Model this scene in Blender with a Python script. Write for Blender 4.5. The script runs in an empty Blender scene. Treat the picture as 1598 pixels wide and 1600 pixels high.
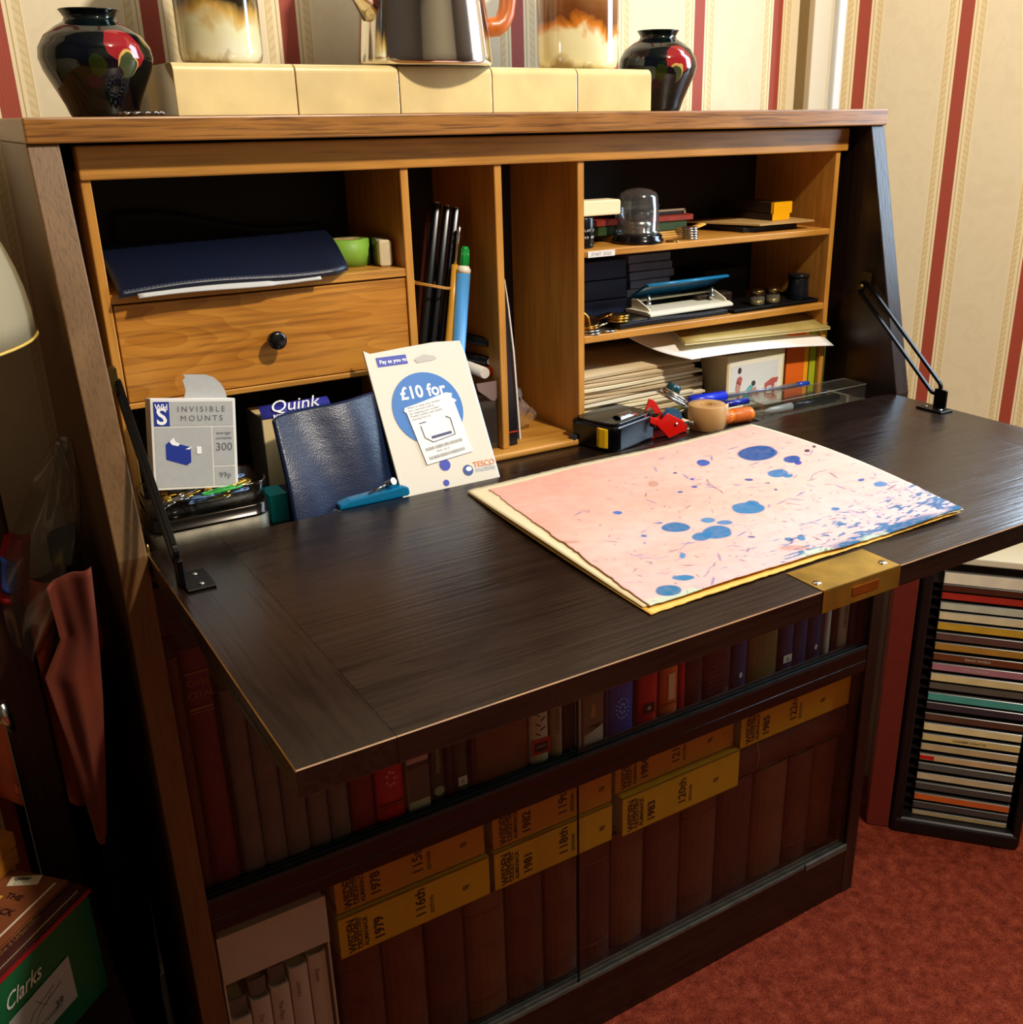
import bpy, bmesh, math, random
import numpy as np
from mathutils import Vector, Matrix
random.seed(7)
S = bpy.context.scene
COL = S.collection
# ---------------------------------------------------------------- camera
CAM = np.array([-0.1018, -0.8037, 1.0832]); YAW, PIT, ROL = 0.566, -0.3732, -0.0124
FPX, PPX, PPY = 1600.24, 873.405, 807.61
fw = np.array([math.sin(YAW)*math.cos(PIT), math.cos(YAW)*math.cos(PIT), math.sin(PIT)])
_r = np.array([math.cos(YAW), -math.sin(YAW), 0.0]); _u = np.cross(_r, fw)
rt = _r*math.cos(ROL)+_u*math.sin(ROL); up = -_r*math.sin(ROL)+_u*math.cos(ROL)
cd = bpy.data.cameras.new('camera'); cam = bpy.data.objects.new('camera', cd); COL.objects.link(cam)
cam.matrix_world = Matrix(((rt[0], up[0], -fw[0], CAM[0]), (rt[1], up[1], -fw[1], CAM[1]), (rt[2], up[2], -fw[2], CAM[2]), (0, 0, 0, 1)))
cd.sensor_fit = 'HORIZONTAL'; cd.sensor_width = 36; cd.lens = FPX/1598*36
cd.shift_x = (799-PPX)/1598; cd.shift_y = (PPY-800)/1598; cd.clip_start = 0.02
S.camera = cam
# ---------------------------------------------------------------- world, lights, exposure
w = bpy.data.worlds.new('world'); S.world = w; w.use_nodes = True
bg = w.node_tree.nodes['Background']; bg.inputs[0].default_value = (0.55, 0.72, 1.0, 1); bg.inputs[1].default_value = 1.6
def light(name, kind, loc, energy, color, target=None, **kw):
    l = bpy.data.lights.new(name, kind); l.energy = energy; l.color = color
    for k, v in kw.items(): setattr(l, k, v)
    o = bpy.data.objects.new(name, l); COL.objects.link(o); o.location = loc
    if target is not None: o.rotation_euler = (Vector(target)-Vector(loc)).to_track_quat('-Z', 'Y').to_euler()
    return o
light('ceiling_bulb', 'POINT', (0.69, -1.10, 2.15), 126, (1.0, 0.905, 0.775), shadow_soft_size=0.045)
light('window_daylight', 'AREA', (1.467, -0.241, 1.50), 42, (0.62, 0.80, 1.0), target=(0.701, -0.884, 1.50), shape='RECTANGLE', size=0.66, size_y=1.04)
S.view_settings.view_transform = 'Standard'; S.view_settings.look = 'None'
S.view_settings.exposure = 0.0; S.view_settings.gamma = 1.0; S.view_settings.use_curve_mapping = False

# ---------------------------------------------------------------- helpers
def at(px, py, ax, val):
    x = (px-PPX)/FPX; y = (py-PPY)/FPX
    d = fw+x*rt-y*up; s = (val-CAM[ax])/d[ax]
    return Vector(CAM+s*d)
def atp(px, py, P0, n):
    x = (px-PPX)/FPX; y = (py-PPY)/FPX
    d = Vector(fw+x*rt-y*up); c = Vector(CAM); n = Vector(n)
    return c+d*((Vector(P0)-c).dot(n)/d.dot(n))
def hx(h):
    h = h.lstrip('#'); c = [int(h[i:i+2], 16)/255 for i in (0, 2, 4)]
    return tuple((v/12.92 if v <= 0.04045 else ((v+0.055)/1.055)**2.4) for v in c)+(1,)
MATS = {}
class NT:
    def __init__(s, name):
        s.m = bpy.data.materials.new(name); s.m.use_nodes = True; s.t = s.m.node_tree
        s.b = s.t.nodes['Principled BSDF']; s.out = s.t.nodes['Material Output']
    def n(s, k, **kw):
        o = s.t.nodes.new(k)
        for a, v in kw.items():
            if a.startswith('i_'): o.inputs[a[2:].replace('_', ' ')].default_value = v
            else: setattr(o, a, v)
        return o
    def l(s, a, b): s.t.links.new(a, b)
    def math(s, op, a, b=None, c=None):
        o = s.n('ShaderNodeMath', operation=op)
        for i, v in enumerate((a, b, c)):
            if v is None: continue
            if hasattr(v, 'is_output') or hasattr(v, 'links'): s.l(v, o.inputs[i])
            else: o.inputs[i].default_value = v
        return o.outputs[0]
    def ramp(s, fac, stops, interp='LINEAR'):
        o = s.n('ShaderNodeValToRGB'); o.color_ramp.interpolation = interp
        e = o.color_ramp.elements
        while len(e) < len(stops): e.new(0.5)
        for i, (p, c) in enumerate(stops): e[i].position = p; e[i].color = c
        s.l(fac, o.inputs[0]); return o.outputs[0]
    def coord(s, scale=(1, 1, 1), rot=(0, 0, 0), kind='Object'):
        tc = s.n('ShaderNodeTexCoord'); mp = s.n('ShaderNodeMapping')
        mp.inputs['Scale'].default_value = scale; mp.inputs['Rotation'].default_value = rot
        s.l(tc.outputs[kind], mp.inputs[0]); return mp.outputs[0]
    def bump(s, h, strength=0.2, dist=0.001):
        b = s.n('ShaderNodeBump'); b.inputs['Strength'].default_value = strength; b.inputs['Distance'].default_value = dist
        s.l(h, b.inputs['Height']); s.l(b.outputs[0], s.b.inputs['Normal'])
def mat(name, col, rough=0.5, metal=0.0, var=0.0, vs=60, spec=0.5, trans=0.0, alpha=1.0, bump=0.0, coat=0.0, ior=1.45):
    """plain surface with an optional mottled variation of its colour"""
    if name in MATS: return MATS[name]
    t = NT(name); b = t.b
    c = hx(col) if isinstance(col, str) else col
    b.inputs['Base Color'].default_value = c; b.inputs['Roughness'].default_value = rough; b.inputs['Metallic'].default_value = metal
    b.inputs['Specular IOR Level'].default_value = spec; b.inputs['Transmission Weight'].default_value = trans
    b.inputs['Alpha'].default_value = alpha; b.inputs['Coat Weight'].default_value = coat; b.inputs['IOR'].default_value = ior
    if var or bump:
        nz = t.n('ShaderNodeTexNoise', i_Scale=vs, i_Detail=4.0); t.l(t.coord(), nz.inputs[0])
        if var:
            lo = tuple(max(0, x*(1-var)) for x in c[:3])+(1,); hi = tuple(min(1, x*(1+var)) for x in c[:3])+(1,)
            t.l(t.ramp(nz.outputs[0], [(0.3, lo), (0.7, hi)]), b.inputs['Base Color'])
        if bump: t.bump(nz.outputs[0], bump, 0.001)
    MATS[name] = t.m; return t.m
def wood(name, c1, c2, axis=0, rough=0.4, fine=260, coarse=9, pore=0.6, bump=0.25, spec=0.5, rings=False, c3=None):
    """grain running along axis (0 x, 1 y, 2 z)"""
    if name in MATS: return MATS[name]
    t = NT(name)
    def sc(a, b): v = [a]*3; v[axis] = b; return tuple(v)
    n1 = t.n('ShaderNodeTexNoise', i_Scale=1.0, i_Detail=5.0, i_Distortion=0.3); t.l(t.coord(sc(fine, fine/28)), n1.inputs[0])
    n2 = t.n('ShaderNodeTexNoise', i_Scale=1.0, i_Detail=3.0, i_Distortion=1.2); t.l(t.coord(sc(coarse*4, coarse*0.8)), n2.inputs[0])
    base = n2.outputs[0]
    if rings:
        wv = t.n('ShaderNodeTexNoise', i_Scale=1.0, i_Detail=2.0); t.l(t.coord(sc(14, 3.0)), wv.inputs[0])
        f = t.math('MULTIPLY', wv.outputs[0], 22.0); f = t.math('FRACT', f)
        base = t.math('ADD', t.math('MULTIPLY', n2.outputs[0], 0.7), t.math('MULTIPLY', f, 0.24))
    a = t.ramp(base, [(0.2, hx(c1)), (0.8, hx(c2))])
    p = t.ramp(n1.outputs[0], [(0.36, (0.25, 0.2, 0.18, 1)), (0.50, (1, 1, 1, 1))])
    mx = t.n('ShaderNodeMix', data_type='RGBA', blend_type='MULTIPLY'); mx.inputs[0].default_value = pore
    t.l(a, mx.inputs[6]); t.l(p, mx.inputs[7])
    t.l(mx.outputs[2], t.b.inputs['Base Color'])
    t.b.inputs['Roughness'].default_value = rough; t.b.inputs['Specular IOR Level'].default_value = spec
    rr = t.math('MULTIPLY_ADD', n2.outputs[0], 0.18, rough-0.09); t.l(rr, t.b.inputs['Roughness'])
    t.bump(n1.outputs[0], bump, 0.0006)
    MATS[name] = t.m; return t.m
def thin_glass(name, tint=(0.9, 0.95, 0.93, 1), refl=1.0, rough=0.02, body=0.0, bodycol=(0.8, 0.8, 0.8, 1)):
    """clear sheet: lets light through unbent, mirrors by Fresnel"""
    if name in MATS: return MATS[name]
    t = NT(name); t.t.nodes.remove(t.b)
    tr = t.n('ShaderNodeBsdfTransparent'); tr.inputs[0].default_value = tint
    gl = t.n('ShaderNodeBsdfGlossy'); gl.inputs['Roughness'].default_value = rough
    fr = t.n('ShaderNodeFresnel'); ge = t.n('ShaderNodeNewGeometry'); t.l(t.math('MULTIPLY_ADD', ge.outputs['Backfacing'], 1/1.5-1.5, 1.5), fr.inputs[0])
    f = t.math('MULTIPLY', fr.outputs[0], refl)
    mx = t.n('ShaderNodeMixShader'); t.l(f, mx.inputs[0]); t.l(tr.outputs[0], mx.inputs[1]); t.l(gl.outputs[0], mx.inputs[2])
    o = mx.outputs[0]
    if body:
        df = t.n('ShaderNodeBsdfDiffuse'); df.inputs[0].default_value = bodycol
        m2 = t.n('ShaderNodeMixShader'); m2.inputs[0].default_value = body; t.l(o, m2.inputs[1]); t.l(df.outputs[0], m2.inputs[2]); o = m2.outputs[0]
    t.l(o, t.out.inputs[0]); MATS[name] = t.m; return t.m

class Fr:
    def __init__(s, O=(0, 0, 0), U=(1, 0, 0), V=(0, 1, 0)):
        s.O = Vector(O); s.U = Vector(U).normalized(); v = Vector(V)
        s.N = s.U.cross(v).normalized(); s.V = s.N.cross(s.U)
    def p(s, a, b, c=0): return s.O+s.U*a+s.V*b+s.N*c
def rotz(a, O=(0, 0, 0)): return Fr(O, (math.cos(a), math.sin(a), 0), (-math.sin(a), math.cos(a), 0))
W0 = Fr()
class MB:
    def __init__(s): s.v = []; s.f = []; s.mi = []; s.sm = []
    def add(s, vs, fs, mi=0, sm=False):
        k = len(s.v); s.v += [Vector(x) for x in vs]
        for f in fs: s.f.append([k+i for i in f]); s.mi.append(mi); s.sm.append(sm)
        return s
    def box(s, x0, x1, y0, y1, z0, z1, fr=W0, mi=0):
        c = [fr.p(x, y, z) for z in (z0, z1) for y in (y0, y1) for x in (x0, x1)]
        return s.add(c, [(0, 2, 3, 1), (4, 5, 7, 6), (0, 1, 5, 4), (2, 6, 7, 3), (0, 4, 6, 2), (1, 3, 7, 5)], mi)
    def hexa(s, bot, top, mi=0):
        return s.add(list(bot)+list(top), [(0, 3, 2, 1), (4, 5, 6, 7), (0, 1, 5, 4), (1, 2, 6, 5), (2, 3, 7, 6), (3, 0, 4, 7)], mi)
    def prism(s, pts, h0, h1, fr=W0, mi=0, smooth=False):
        n = len(pts); a = [fr.p(x, y, h0) for x, y in pts]; b = [fr.p(x, y, h1) for x, y in pts]
        s.add(a+b, [tuple(range(n))[::-1], tuple(range(n, 2*n))], mi)
        k = len(s.v)-2*n
        for i in range(n):
            j = (i+1) % n; s.f.append([k+i, k+j, k+n+j, k+n+i]); s.mi.append(mi); s.sm.append(smooth)
        return s
    def lathe(s, prof, c=(0, 0, 0), n=40, fr=None, mi=0, ell=1.0, mis=None):
        fr = fr or Fr(c); vs = []; fs = []; m = len(prof)
        for r, z in prof:
            for i in range(n):
                a = 2*math.pi*i/n; vs.append(fr.p(r*math.cos(a), r*ell*math.sin(a), z))
        k = len(s.v); s.v += vs
        for j in range(m-1):
            for i in range(n):
                i2 = (i+1) % n; s.f.append([k+j*n+i, k+j*n+i2, k+(j+1)*n+i2, k+(j+1)*n+i]); s.mi.append(mis[j] if mis else mi); s.sm.append(True)
        for j, rv in ((0, True), (m-1, False)):
            if prof[j][0] > 1e-5:
                f = [k+j*n+i for i in range(n)]; s.f.append(f[::-1] if rv else f); s.mi.append(mi); s.sm.append(False)
        return s
    def cyl(s, p0, p1, r0, r1=None, n=16, mi=0):
        p0 = Vector(p0); p1 = Vector(p1); d = (p1-p0); L = d.length; d.normalize()
        u = d.orthogonal().normalized(); fr = Fr(p0, u, d.cross(u))
        return s.lathe([(r0, 0), (r1 if r1 is not None else r0, L)], n=n, fr=fr, mi=mi)
    def tube(s, pts, r, n=8, closed=False, mi=0, flat=None):
        pts = [Vector(p) for p in pts]; m = len(pts); k = len(s.v); up_ = None
        for i, p in enumerate(pts):
            a = pts[(i-1) % m] if (closed or i > 0) else p; b = pts[(i+1) % m] if (closed or i < m-1) else p
            d = (b-a).normalized()
            if up_ is None: up_ = d.orthogonal().normalized()
            up_ = (up_-d*up_.dot(d)).normalized(); q = d.cross(up_)
            rr = r[i] if isinstance(r, (list, tuple)) else r
            for j in range(n):
                t = 2*math.pi*j/n; s.v.append(p+up_*rr*math.cos(t)+q*rr*(flat or 1)*math.sin(t))
        for i in range(m if closed else m-1):
            for j in range(n):
                a = k+i*n+j; b = k+i*n+(j+1) % n; i2 = (i+1) % m
                s.f.append([a, b, k+i2*n+(j+1) % n, k+i2*n+j]); s.mi.append(mi); s.sm.append(True)
        if not closed:
            s.f.append([k+j for j in range(n)][::-1]); s.f.append([k+(m-1)*n+j for j in range(n)]); s.mi += [mi, mi]; s.sm += [False, False]
        return s
    def sheet(s, fn, nu, nv, th=0.0, mi=0, smooth=True):
        """fn(u,v)->point; gives a sheet of thickness th (below)"""
        k = len(s.v); g = [[Vector(fn(i/nu, j/nv)) for i in range(nu+1)] for j in range(nv+1)]
        nr = (g[0][-1]-g[0][0]).cross(g[-1][0]-g[0][0]).normalized()
        for row in g: s.v += row
        W = nu+1
        for j in range(nv):
            for i in range(nu):
                a = k+j*W+i; s.f.append([a, a+1, a+W+1, a+W]); s.mi.append(mi); s.sm.append(smooth)
        if th:
            k2 = len(s.v)
            for row in g: s.v += [p-nr*th for p in row]
            for j in range(nv):
                for i in range(nu):
                    a = k2+j*W+i; s.f.append([a+W, a+W+1, a+1, a]); s.mi.append(mi); s.sm.append(smooth)
            ring = [j for j in range(W)]+[W*j+nu for j in range(1, nv+1)]+[W*nv+nu-i for i in range(1, nu+1)]+[W*(nv-j) for j in range(1, nv)]
            for a, b in zip(ring, ring[1:]+ring[:1]):
                s.f.append([k+b, k+a, k2+a, k2+b]); s.mi.append(mi); s.sm.append(False)
        return s
ROOTM = {}
def thing(name, label, cat, loc=(0, 0, 0), group=None, rz=0.0):
    o = bpy.data.objects.new(name, None); COL.objects.link(o); o.empty_display_size = 0.01
    o.location = loc; o.rotation_euler = (0, 0, rz); o['label'] = label; o['category'] = cat
    if group: o['group'] = group
    ROOTM[o.name] = Matrix.Translation(Vector(loc)) @ Matrix.Rotation(rz, 4, 'Z')
    return o
def part(name, mb, mats, parent=None, bevel=0, seg=2, loc=None, label=None, sub=0, bm_=None):
    """links the collected shape (world coordinates) as one mesh object under parent"""
    if parent is not None: M = ROOTM[parent.name]
    else: M = Matrix.Translation(Vector(loc) if loc is not None else Vector((0, 0, 0)))
    Mi = M.inverted()
    me = bpy.data.meshes.new(name); me.from_pydata([tuple(Mi @ v) for v in mb.v], [], mb.f)
    mats = mats if isinstance(mats, (list, tuple)) else [mats]
    for m in mats: me.materials.append(m)
    me.polygons.foreach_set('material_index', mb.mi); me.polygons.foreach_set('use_smooth', mb.sm)
    me.update(); me.validate()
    o = bpy.data.objects.new(name, me); COL.objects.link(o)
    if parent is not None: o.parent = parent
    else: o.location = M.translation
    ROOTM[o.name] = M
    if bevel:
        b = o.modifiers.new('bevel', 'BEVEL'); b.width = bevel; b.segments = seg; b.limit_method = 'ANGLE'; b.angle_limit = 0.6
        if bm_ is not None: b.material = bm_
    if sub: o.modifiers.new('sub', 'SUBSURF').levels = sub; o.modifiers['sub'].render_levels = sub
    if label: o['label'] = label
    return o
def single(name, mb, mats, label, cat, loc, group=None, **kw):
    o = part(name, mb, mats, None, loc=loc, **kw); o['label'] = label; o['category'] = cat
    if group: o['group'] = group
    return o
def struct(name, mb, mats, **kw):
    o = part(name, mb, mats, **kw); o['kind'] = 'structure'; return o
def text_mb(mb, string, size, fr, x=0, y=0, align='LEFT', mi=0, sx=1.0, eps=0.00025, bold=0.0, shear=0.0, spacing=1.0):
    """lettering laid on frame fr at (x, y)"""
    c = bpy.data.curves.new('lettering', 'FONT'); c.body = string; c.size = 1.0; c.align_x = align
    c.resolution_u = 3; c.offset = min(bold/size, 0.03); c.shear = shear; c.space_character = spacing
    o = bpy.data.objects.new('lettering', c)
    me = bpy.data.meshes.new_from_object(o)
    if any(abs(v.co.y) > 1.6 or v.co.x > 1.1*len(string)+1 or v.co.x < -1.1*len(string)-1 for v in me.vertices):
        c.offset = 0.0; bpy.data.meshes.remove(me); me = bpy.data.meshes.new_from_object(o)
    vs = [fr.p(x+v.co.x*sx*size, y+v.co.y*size, eps) for v in me.vertices]
    mb.add(vs, [tuple(p.vertices) for p in me.polygons], mi)
    bpy.data.objects.remove(o); bpy.data.curves.remove(c); bpy.data.meshes.remove(me)
    return mb
def disc_pts(r, n=24, cx=0, cy=0, a0=0, a1=2*math.pi, ry=None):
    full = abs(a1-a0-2*math.pi) < 1e-6
    return [(cx+r*math.cos(a0+(a1-a0)*i/(n if full else n-1)), cy+(ry or r)*math.sin(a0+(a1-a0)*i/(n if full else n-1))) for i in range(n)]
def rrect(x0, x1, y0, y1, r, n=5):
    out = []
    for cx, cy, a in ((x1-r, y1-r, 0), (x0+r, y1-r, 90), (x0+r, y0+r, 180), (x1-r, y0+r, 270)):
        out += [(cx+r*math.cos(math.radians(a+90*i/n)), cy+r*math.sin(math.radians(a+90*i/n))) for i in range(n+1)]
    return out
def quadfr(TL, TR, BL):
    """frame on a face, origin bottom-left, u right, v up, normal toward the viewer; returns frame, width, height"""
    TL, TR, BL = Vector(TL), Vector(TR), Vector(BL)
    return Fr(BL, TR-TL, TL-BL), (TR-TL).length, (TL-BL).length
# ================================================================ THE ROOM
YB = 0.295                                            # back wall
CO = Vector((1.056, YB, 0)); DW = Vector((0.643, -0.766, 0)).normalized(); NW = Vector((-0.766, -0.643, 0)).normalized()
H = 2.35
def wallpaper(name, direction, stripes, seam=None, seamw=0.0, period=0.1325):
    t = NT(name); g = t.n('ShaderNodeTexCoord')
    d = t.n('ShaderNodeVectorMath', operation='DOT_PRODUCT'); d.inputs[1].default_value = direction
    t.l(g.outputs['Object'], d.inputs[0]); u = t.math('SUBTRACT', d.outputs['Value'], stripes)
    if seam is not None:
        st = t.math('GREATER_THAN', u, seam); u = t.math('MULTIPLY_ADD', st, seamw, u)
    k = t.math('DIVIDE', u, period); k = t.math('ADD', k, 50.5); fr = t.math('FRACT', k)
    a = t.math('ABSOLUTE', t.math('SUBTRACT', fr, 0.5))                      # 0 at the red stripe, 0.5 mid field
    sz = t.n('ShaderNodeSeparateXYZ'); t.l(g.outputs['Object'], sz.inputs[0])
    red, cream, line, band, field = hx('a5452f'), hx('eedcb2'), hx('bf9c62'), hx('e0cb9a'), hx('e6d7b4')
    base = t.ramp(a, [(0.0, red), (0.062, cream), (0.085, line), (0.092, cream), (0.118, band), (0.165, line), (0.170, cream), (0.180, field)], 'CONSTANT')
    # twisted rope in the band beside the red
    z = t.math('MULTIPLY', sz.outputs[2], 2*math.pi/0.0085); aa = t.math('MULTIPLY', a, 90.0)
    rp = t.math('SINE', t.math('ADD', z, aa))
    inb = t.math('MULTIPLY', t.math('GREATER_THAN', a, 0.118), t.math('LESS_THAN', a, 0.165))
    rp = t.math('MULTIPLY', t.math('GREATER_THAN', rp, 0.35), inb)
    mx = t.n('ShaderNodeMix', data_type='RGBA'); t.l(t.math('MULTIPLY', rp, 0.2), mx.inputs[0]); t.l(base, mx.inputs[6]); mx.inputs[7].default_value = hx('a9803f')
    # faint damask in the cream field, fine ribs in the red
    nz = t.n('ShaderNodeTexNoise', i_Scale=26.0, i_Detail=3.0, i_Distortion=1.5); t.l(t.coord(), nz.inputs[0])
    fld = t.math('GREATER_THAN', a, 0.20)
    vr = t.ramp(nz.outputs[0], [(0.38, (0.96, 0.955, 0.94, 1)), (0.50, (1, 1, 1, 1)), (0.64, (0.975, 0.97, 0.96, 1))])
    m2 = t.n('ShaderNodeMix', data_type='RGBA', blend_type='MULTIPLY'); t.l(fld, m2.inputs[0]); t.l(mx.outputs[2], m2.inputs[6]); t.l(vr, m2.inputs[7])
    rb = t.math('SINE', t.math('MULTIPLY', u, 2*math.pi/0.0028)); ir = t.math('LESS_THAN', a, 0.062)
    m3 = t.n('ShaderNodeMix', data_type='RGBA'); t.l(t.math('MULTIPLY', t.math('MULTIPLY', t.math('GREATER_THAN', rb, 0.3), ir), 0.22), m3.inputs[0])
    t.l(m2.outputs[2], m3.inputs[6]); m3.inputs[7].default_value = hx('7c1d12')
    t.l(m3.outputs[2], t.b.inputs['Base Color']); t.b.inputs['Roughness'].default_value = 0.6
    hb = t.math('ADD', t.math('MULTIPLY', rp, 0.6), t.math('MULTIPLY', nz.outputs[0], 0.3)); t.bump(hb, 0.35, 0.0006)
    return t.m
plaster = mat('plaster', '5c5446', 0.9)
paint = mat('white_gloss_paint', 'dcdcdc', 0.35)
wp_back = wallpaper('wallpaper_back', (1, 0, 0), 0.0185)
s1 = (atp(1345, 92, CO, NW)-CO).dot(DW); s2 = (atp(1483, 257, CO, NW)-CO).dot(DW); s3 = (atp(1569, 656, CO, NW)-CO).dot(DW)
wp_right = wallpaper('wallpaper_right', tuple(DW), CO.dot(DW)+s1, seam=(s2+s3)/2-s1, seamw=(s2-s1)-(s3-s2), period=(s2-s1))
mb = MB().box(-1.4, 1.9, YB, YB+0.02, 0, H); struct('wall_back', mb, wp_back)
FR_W = Fr(CO, DW, (0, 0, 1))                                       # along the splayed bay wall
WX0, WX1, WZ0, WZ1, WL = 0.30, 1.05, 0.95, 2.10, 1.36
o_ = struct('wall_right', MB().box(0, WX0, 0, H, -0.02, 0, FR_W).box(WX1, WL, 0, H, -0.02, 0, FR_W)
            .box(WX0, WX1, 0, WZ0, -0.02, 0, FR_W).box(WX0, WX1, WZ1, H, -0.02, 0, FR_W), wp_right)
E1 = CO+DW*WL
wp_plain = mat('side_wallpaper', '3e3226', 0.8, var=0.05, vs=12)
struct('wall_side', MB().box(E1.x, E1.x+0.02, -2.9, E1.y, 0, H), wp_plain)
struct('wall_front', MB().box(-1.42, E1.x+0.02, -2.92, -2.9, 0, H), mat('front_wallpaper', '82745a', 0.8))
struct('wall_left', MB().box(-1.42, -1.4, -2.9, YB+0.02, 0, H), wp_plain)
struct('ceiling', MB().box(-1.42, 2.0, -2.92, YB+0.02, H, H+0.02), plaster)
struct('baseboard_back', MB().box(-1.4, 1.04, YB-0.018, YB, 0, 0.11), paint, bevel=0.003)
fr_ = MB()
for a, b, c, d in ((WX0, WX0+0.05, WZ0, WZ1), (WX1-0.05, WX1, WZ0, WZ1), (WX0, WX1, WZ0, WZ0+0.05), (WX0, WX1, WZ1-0.05, WZ1), (WX0, WX1, 1.62, 1.66)):
    fr_.box(a, b, c, d, -0.05, 0.015, FR_W)
wn = struct('window_1', fr_, paint, bevel=0.003)
part('pane', MB().box(WX0+0.05, WX1-0.05, WZ0+0.05, WZ1-0.05, -0.03, -0.026, FR_W), thin_glass('window_glass'), wn)
# carpet
t = NT('carpet')
n1 = t.n('ShaderNodeTexNoise', i_Scale=55.0, i_Detail=6.0, i_Roughness=0.7); t.l(t.coord(), n1.inputs[0])
n2 = t.n('ShaderNodeTexNoise', i_Scale=420.0, i_Detail=3.0); t.l(t.coord(), n2.inputs[0])
mixv = t.math('ADD', t.math('MULTIPLY', n1.outputs[0], 0.6), t.math('MULTIPLY', n2.outputs[0], 0.4))
t.l(t.ramp(mixv, [(0.34, hx('421408')), (0.5, hx('762c1a')), (0.66, hx('97462c'))]), t.b.inputs['Base Color'])
t.b.inputs['Roughness'].default_value = 0.95; t.b.inputs['Specular IOR Level'].default_value = 0.1; t.bump(mixv, 1.0, 0.006)
struct('floor', MB().box(-1.42, 2.0, -2.92, YB+0.02, -0.02, 0), t.m)

# ================================================================ WRITING BUREAU
W, T, D, YT, ZT, ZF, TT, LF, TF, ZS, ZP, TS = 0.92, 0.0226, 0.245, 0.074, 1.0865, 0.7624, 0.0181, 0.3435, 0.0184, 0.4165, 0.0796, 0.0377
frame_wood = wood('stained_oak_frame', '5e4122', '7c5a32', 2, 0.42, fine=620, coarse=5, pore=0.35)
frame_wood_x = wood('stained_oak_frame_x', '7c4d1e', 'a8702c', 0, 0.36, fine=420, pore=0.7, bump=0.5)
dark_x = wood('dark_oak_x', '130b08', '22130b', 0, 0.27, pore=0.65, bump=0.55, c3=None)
dark_y = wood('dark_oak_y', '130b08', '21130b', 1, 0.27, pore=0.65, bump=0.55)
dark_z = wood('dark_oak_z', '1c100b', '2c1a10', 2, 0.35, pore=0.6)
worn = mat('worn_oak_edge', '8a5e26', 0.5, var=0.4, vs=40)
light_x = wood('light_oak_x', 'ae7427', 'cc903c', 0, 0.42, pore=0.35, rings=False)
light_z = wood('light_oak_z', 'ae7427', 'cc903c', 2, 0.42, pore=0.3)
light_y = wood('light_oak_y', 'a06328', 'b87636', 1, 0.5, pore=0.3)
drawer_w = wood('figured_oak', 'a4641a', 'cf8e35', 0, 0.38, pore=0.45, rings=True)
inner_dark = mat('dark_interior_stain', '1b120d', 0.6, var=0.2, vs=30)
iron = mat('black_iron', '1a1816', 0.38, 0.9)
brass = mat('old_brass', 'b08a35', 0.36, 0.85, var=0.25, vs=45)
copper = mat('brass_strike', 'b86a28', 0.4, 0.9, var=0.15, vs=90)
steel = mat('bright_steel', 'c9c9c6', 0.2, 1.0)
bur = thing('writing_bureau', 'dark oak writing bureau with its flap let down, pigeonholes above and glazed bookshelves below', 'bureau', (W/2, D/2, 0))
YZ = lambda x0: Fr((x0, 0, 0), (0, 1, 0), (0, 0, 1))               # profile plane, normal +x
prof = [(0, 0), (D, 0), (D, ZT-TT), (YT+0.004, ZT-TT), (0, ZF)]
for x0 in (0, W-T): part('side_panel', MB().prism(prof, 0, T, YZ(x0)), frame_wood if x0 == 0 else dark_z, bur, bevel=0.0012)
part('top_panel', MB().prism([(YT, ZT-TT), (D, ZT-TT), (D, ZT-0.008), (D-0.008, ZT), (YT, ZT)], 0, W, YZ(0)), frame_wood_x, bur, bevel=0.0015)
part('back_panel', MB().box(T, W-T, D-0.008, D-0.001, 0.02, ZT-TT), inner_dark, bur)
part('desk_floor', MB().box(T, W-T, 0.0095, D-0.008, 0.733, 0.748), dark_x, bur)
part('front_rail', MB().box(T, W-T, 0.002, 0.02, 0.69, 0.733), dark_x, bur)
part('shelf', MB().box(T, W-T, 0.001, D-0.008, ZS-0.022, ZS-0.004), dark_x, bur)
part('shelf_rail', MB().box(T, W-T, 0.0005, 0.018, ZS-TS, ZS-0.022), dark_x, bur, bevel=0.001)
part('bottom_shelf', MB().box(T, W-T, 0.001, D-0.008, 0.066, 0.083), dark_x, bur)
part('plinth', MB().box(T, W-T, 0.001, 0.02, 0.0, 0.066), dark_x, bur, bevel=0.001)
part('door_track', MB().box(T, W-T, 0.001, 0.003, ZS-0.004, ZS+0.001).box(T, W-T, 0.0075, 0.0095, ZS-0.004, ZS+0.001)
     .box(T, W-T, 0.014, 0.016, ZS-0.004, ZS+0.001).box(T, W-T, 0.003, 0.014, ZS-0.004, ZS-0.0032), mat('dusty_track', '2b2e2b', 0.5, var=0.3, vs=60), bur)
part('door_track', MB().box(T, W-T, 0.001, 0.003, 0.083, 0.088).box(T, W-T, 0.0075, 0.0095, 0.083, 0.088)
     .box(T, W-T, 0.014, 0.016, 0.083, 0.088).box(T, W-T, 0.003, 0.014, 0.083, 0.0838), mat('dusty_lower_track', '4a443a', 0.55, var=0.3, vs=60), bur)
part('track_stop', MB().box(0.815, W-T, -0.002, 0.0022, 0.080, 0.0905), MATS['dusty_lower_track'], bur, bevel=0.001)
gdoor = thin_glass('door_glass', (0.96, 0.985, 0.97, 1), 0.5, 0.03)
edge_g = mat('glass_edge', '0c1613', 0.1)
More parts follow.
